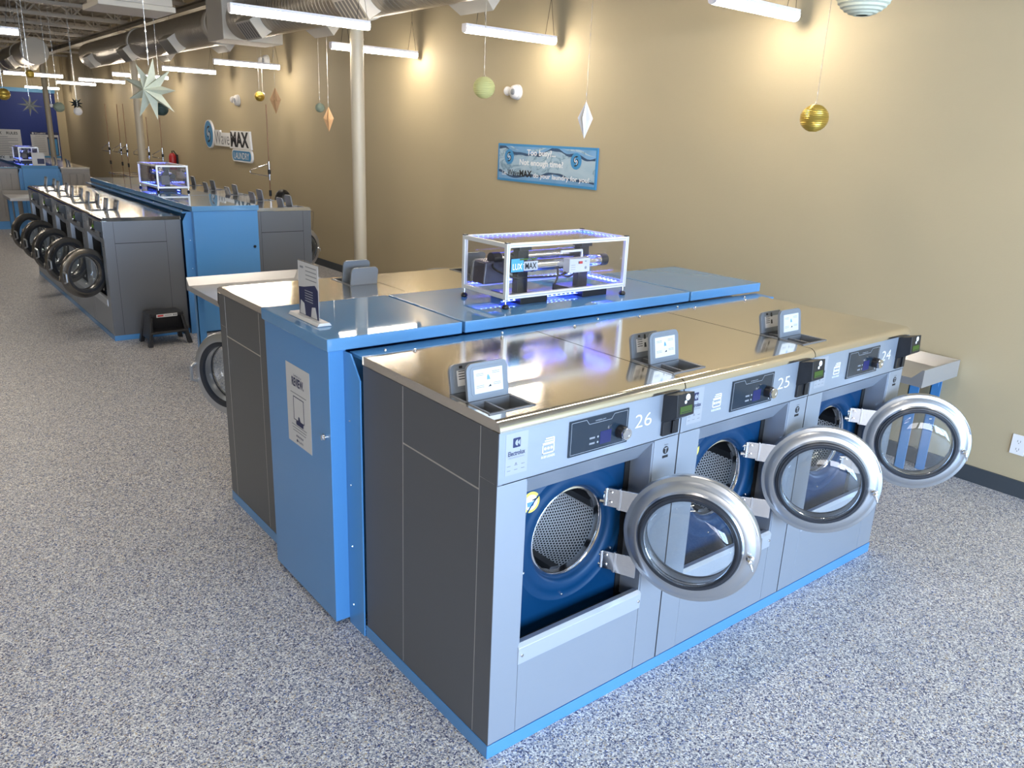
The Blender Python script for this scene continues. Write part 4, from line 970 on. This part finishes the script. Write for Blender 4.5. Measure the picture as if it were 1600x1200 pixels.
for a, b, y in ((-.85, .13, 3.6), (-.85, .13, -.6), (1.0, 2.0, .4), (-2.9, -1.9, 6), (-2.9, -1.9, 1.5), (-2.9, -1.9, 11), (-.85, .13, 13), (2.6, 3.5, -1.0)):  # unseen fixtures added to light the room
    fixture('white hanging light fixture added to light the room, unseen outside the left and front of the picture', a, b, y)

# ------------------------------------------------------------------ hanging decorations
def hang(name, label, cat, loc, build, group='hanging paper decorations', top=None):
    t = thing(name, label, cat, loc, 0, group)
    h = build(t)
    zt = (2.88 if 2.25 < loc[0] < 2.75 and 2.3 < loc[1] < 16.4 else ZC)-loc[2]
    m = MB(); m.tube([(0, 0, h), (0, 0, zt)], .0022, 5)
    z = h+.05
    rnd = random.Random(int(loc[0]*100+loc[1]*10))
    while z < min(zt, 1.4):
        m.add([(-.006, 0, z), (0, 0, z+.02), (.006, .002, z), (0, 0, z-.02)], [(0, 1, 2, 3)]); z += rnd.uniform(.05, .16)
    m.build('string', 'foil', t)
    return t
def lantern(r, mat, ribs=16, squash=.95):
    def f(t):
        m = MB(); pr = []
        for i in range(ribs*2+1):
            a = RAD(-78+156*i/(ribs*2)); k = r*(1.0 if i % 2 else .965); pr.append((k*cos(a), k*sin(a)*squash))
        m.lathe(pr, (0, 0, 0), 'z', 32); m.f = [q for q in m.f if len(q) < 10]; m.m = m.m[:len(m.f)]
        m.build('shade', mat, t, smooth=20)
        w = MB(); w.lathe([(r*.2, r*.92*squash), (r*.215, r*.92*squash), (r*.215, r*.96*squash), (r*.2, r*.96*squash)], (0, 0, 0), 'z', 20, closed=True)
        w.tube([(-r*.2, 0, r*.94*squash), (0, 0, r*1.22*squash), (r*.2, 0, r*.94*squash)], .0015, 5); w.build('wire_hook', 'foil', t)
        return r*1.2*squash
    return f
def star(R, r, dp, n, mat, rz=0, rot0=90):
    def f(t):
        m = MB(); v = [(0, -dp, 0), (0, dp, 0)]
        for i in range(2*n):
            a = RAD(rot0+180*i/n); q = R*(1 if i % 2 == 0 else 0)+(r if i % 2 else 0)
            if i % 2 == 0: q *= (1.0, .92, 1.05, .88, 1.0, .95, 1.04, .9, 1, .93, 1, .95)[(i//2) % 12]
            v.append((q*cos(a), 0, q*sin(a)))
        fs = []
        for i in range(2*n):
            a, b = 2+i, 2+(i+1) % (2*n); fs += [(0, a, b), (1, b, a)]
        m.add(v, fs); m.build('star', mat, t, rz=rz, smooth=0)
        return R*.75
    return f
def gem(R, H, mat, n=6, tw=25):
    def f(t):
        m = MB(); v = [(0, 0, H), (0, 0, -H)]
        for i in range(2*n):
            a = RAD(360*i/(2*n)+tw); q = R*(1 if i % 2 == 0 else .62); v.append((q*cos(a), q*sin(a), (H*.10 if i % 2 == 0 else -H*.06)))
        fs = []
        for i in range(2*n): a, b = 2+i, 2+(i+1) % (2*n); fs += [(0, a, b), (1, b, a)]
        m.add(v, fs); m.build('folded_paper', mat, t, smooth=0)
        return H
    return f
hang('paper_star', 'large mint paper star hanging at upper left', 'star', (.67, 5.67, 2.16), star(.25, .10, .10, 9, 'mint', RAD(-48), 80))
hang('paper_lantern', 'pale yellow round paper lantern below a light fixture', 'lantern', (2.578, 3.637, 2.263), lantern(.086, 'cream', 14))
hang('paper_gem', 'white folded paper gem hanging above the banner', 'paper ornament', (3.05, 2.98, 2.05), gem(.058, .135, 'whitepaper'))
hang('paper_lantern', 'shiny gold paper lantern hanging on the right', 'lantern', (3.36, 1.26, 2.09), lantern(.086, 'gold', 18))
hang('paper_lantern', 'mint paper lantern cut by the top edge of the picture', 'lantern', (2.36, .475, 2.585), lantern(.125, 'mint', 14, .8))
hang('paper_gem', 'peach folded paper gem next to the nearest column', 'paper ornament', (3.05, 7.33, 2.02), gem(.062, .140, 'peach', 5))
hang('paper_lantern', 'small sage paper ball beside a peach gem', 'lantern', (3.25, 7.98, 2.16), lantern(.059, 'sage', 12))
hang('paper_lantern', 'small dull gold ball left of the farther peach gem', 'lantern', (3.30, 10.05, 2.32), lantern(.072, 'gold', 12))
hang('paper_gem', 'peach folded paper gem near the company sign', 'paper ornament', (3.22, 9.28, 2.25), gem(.075, .170, 'peach', 5))
hang('paper_lantern', 'tiny white ball behind the dull gold ball', 'lantern', (3.45, 10.3, 2.36), lantern(.03, 'whitepaper', 8))
hang('paper_lantern', 'dark green ball peeking out behind the large mint star', 'lantern', (1.78, 9.45, 2.07), lantern(.085, 'dkgreen', 12))
hang('paper_star', 'small black paper star at far left', 'star', (2.05, 16.01, 2.19), star(.125, .055, .04, 9, 'blackpaper', 0, 85))
hang('paper_lantern', 'small white ball below the black star', 'lantern', (1.83, 14.78, 2.04), lantern(.074, 'whitepaper', 10))
hang('paper_star', 'grey paper star against the blue far wall', 'star', (.83, 12.91, 2.08), star(.16, .05, .05, 8, 'silverpaper', RAD(-10), 85))
hang('paper_lantern', 'small gold ball in front of a long light at far left', 'lantern', (.54, 10.59, 2.43), lantern(.052, 'gold', 10))
hang('paper_lantern', 'gold ball at the left edge of the picture', 'lantern', (.39, 11.97, 2.2), lantern(.085, 'gold', 12))
hang('paper_lantern', 'pale green ball near the far column', 'lantern', (1.58, 15.01, 2.1), lantern(.091, 'sage', 12))
hang('paper_lantern', 'tiny white ball left of the pale green ball', 'lantern', (1.48, 15.1, 2.12), lantern(.034, 'whitepaper', 8))

# ------------------------------------------------------------------ laundry carts with hanging rods
def cart(label, x, y, rz=0, zt=2.2, bag=False):
    t = thing('laundry_cart', label, 'cart', (x, y, 0), rz, 'wheeled laundry carts with rods')
    hw, hd = .25, .30
    for sx in (-1, 1):
        for sy in (-1, 1):
            m = MB(); m.lathe([(.035, -.012), (.038, 0), (.035, .012)], (sx*hw*.8, sy*hd*.8, .038), 'x', 16); m.box(sx*hw*.8-.016, sy*hd*.8-.012, .04, sx*hw*.8+.016, sy*hd*.8+.012, .10); m.build('caster', 'black', t)
    m = MB(); z0, z1 = .30, .78
    for z, k in ((.10, .85), (z0, .9), (z1, 1)):
        m.tube([(-hw*k, -hd*k, z), (hw*k, -hd*k, z), (hw*k, hd*k, z), (-hw*k, hd*k, z), (-hw*k, -hd*k, z)], .008, 6)
    for i in range(7):
        u = -1+2*i/6
        for s2 in (-1, 1):
            m.tube([(u*hw*.9, s2*hd*.9, z0), (u*hw, s2*hd, z1)], .003, 5); m.tube([(s2*hw*.9, u*hd*.9, z0), (s2*hw, u*hd, z1)], .003, 5)
        m.tube([(u*hw*.9, -hd*.9, z0), (u*hw*.9, hd*.9, z0)], .003, 5)
    m.build('basket', 'chrome', t)
    MB().tube([(-hw, 0, .10), (-hw, 0, zt)], .0075, 10).build('pole', 'litpole', t)
    m = MB(); m.tube([(-hw, -.0, 1.42), (-hw, .35, 1.36), (-hw, .70, 1.30), (-hw, .72, 1.27), (-hw, .69, 1.25), (-hw, .0, 1.25)], .009, 8); m.build('hanging_bar', 'chrome', t)
    m = MB(); m.tube([(-hw, 0, 1.20), (-hw, 0, 1.45)], .016, 10); m.tube([(-hw, 0, 1.28), (-hw, 0, 1.34)], .021, 10, 1); m.tube([(-hw, 0, .98), (-hw, 0, 1.06)], .019, 10, 1); m.build('pole_sleeve', ['chrome', 'black'], t)
    if bag:
        m = MB(); m.lathe([(0, .30), (.05, .29), (.09, .25), (.115, .17), (.12, .02), (.11, 0)], (-.12, -.12, z1), 'z', 24); m.build('cover', 'black', t, smooth=60)
    return t
cart('laundry cart with one orange-lit rod behind the far island, below the company sign', 3.40, 9.45, 0, 2.2, True)
for i, (x, y, l) in enumerate(((3.3, 18.35, 'leftmost laundry cart rod against the lit far wall'), (3.34, 17.70, 'laundry cart rod close beside the leftmost one'), (3.36, 17.05, 'laundry cart rod just left of the second column'),
                               (3.40, 16.2, 'laundry cart rod just right of the second column'), (3.40, 15.53, 'laundry cart rod above the distant lit case'), (3.42, 14.86, 'laundry cart rod left of the red extinguisher'))):
    cart('distant ' + l, x+.05*(i % 2), y, 0, 2.25 if i < 3 else 2.0)

# ------------------------------------------------------------------ daylight, world, camera
for i, (a, b) in enumerate(wins):
    l = bpy.data.lights.new('daylight', 'AREA'); l.shape = 'RECTANGLE'; l.size = b-a-.1; l.size_y = 2.5; l.energy = (110, 200, 430, 480)[i]; l.color = ((1, .95, .9), (.9, .93, 1), (.46, .68, 1.0), (.46, .68, 1.0))[i]
    o = bpy.data.objects.new('daylight_window', l); COL.objects.link(o)
    o.location = ((a+b)/2, YB+.02, 1.55); o.rotation_euler = (RAD(90), 0, 0)
wd = bpy.data.worlds.new('World'); S.world = wd; wd.use_nodes = True
wd.node_tree.nodes['Background'].inputs[0].default_value = (.55, .72, 1, 1); wd.node_tree.nodes['Background'].inputs[1].default_value = 1.0

cam = bpy.data.cameras.new('Camera'); cam.sensor_width = 36; cam.lens = 36*1233.642/1600; cam.clip_start = .05
co = bpy.data.objects.new('Camera', cam); COL.objects.link(co); S.camera = co
yaw, pitch, roll = RAD(51.10403303), RAD(-17.34596732), RAD(2.35395396)
fwd = Vector((cos(yaw)*cos(pitch), sin(yaw)*cos(pitch), sin(pitch))); right = Vector((sin(yaw), -cos(yaw), 0)); up = right.cross(fwd)
r2 = right*cos(roll)+up*sin(roll); u2 = -right*sin(roll)+up*cos(roll)
Mx = Matrix((r2, u2, -fwd)).transposed().to_4x4(); Mx.translation = Vector((-1.266, -1.621, 1.906))
co.matrix_world = Mx
S.view_settings.view_transform = 'Standard'; S.view_settings.look = 'None'; S.view_settings.gamma = 1; S.view_settings.use_curve_mapping = False
S.view_settings.exposure = 0.12
S.cycles.transparent_max_bounces = 24; S.cycles.max_bounces = 10
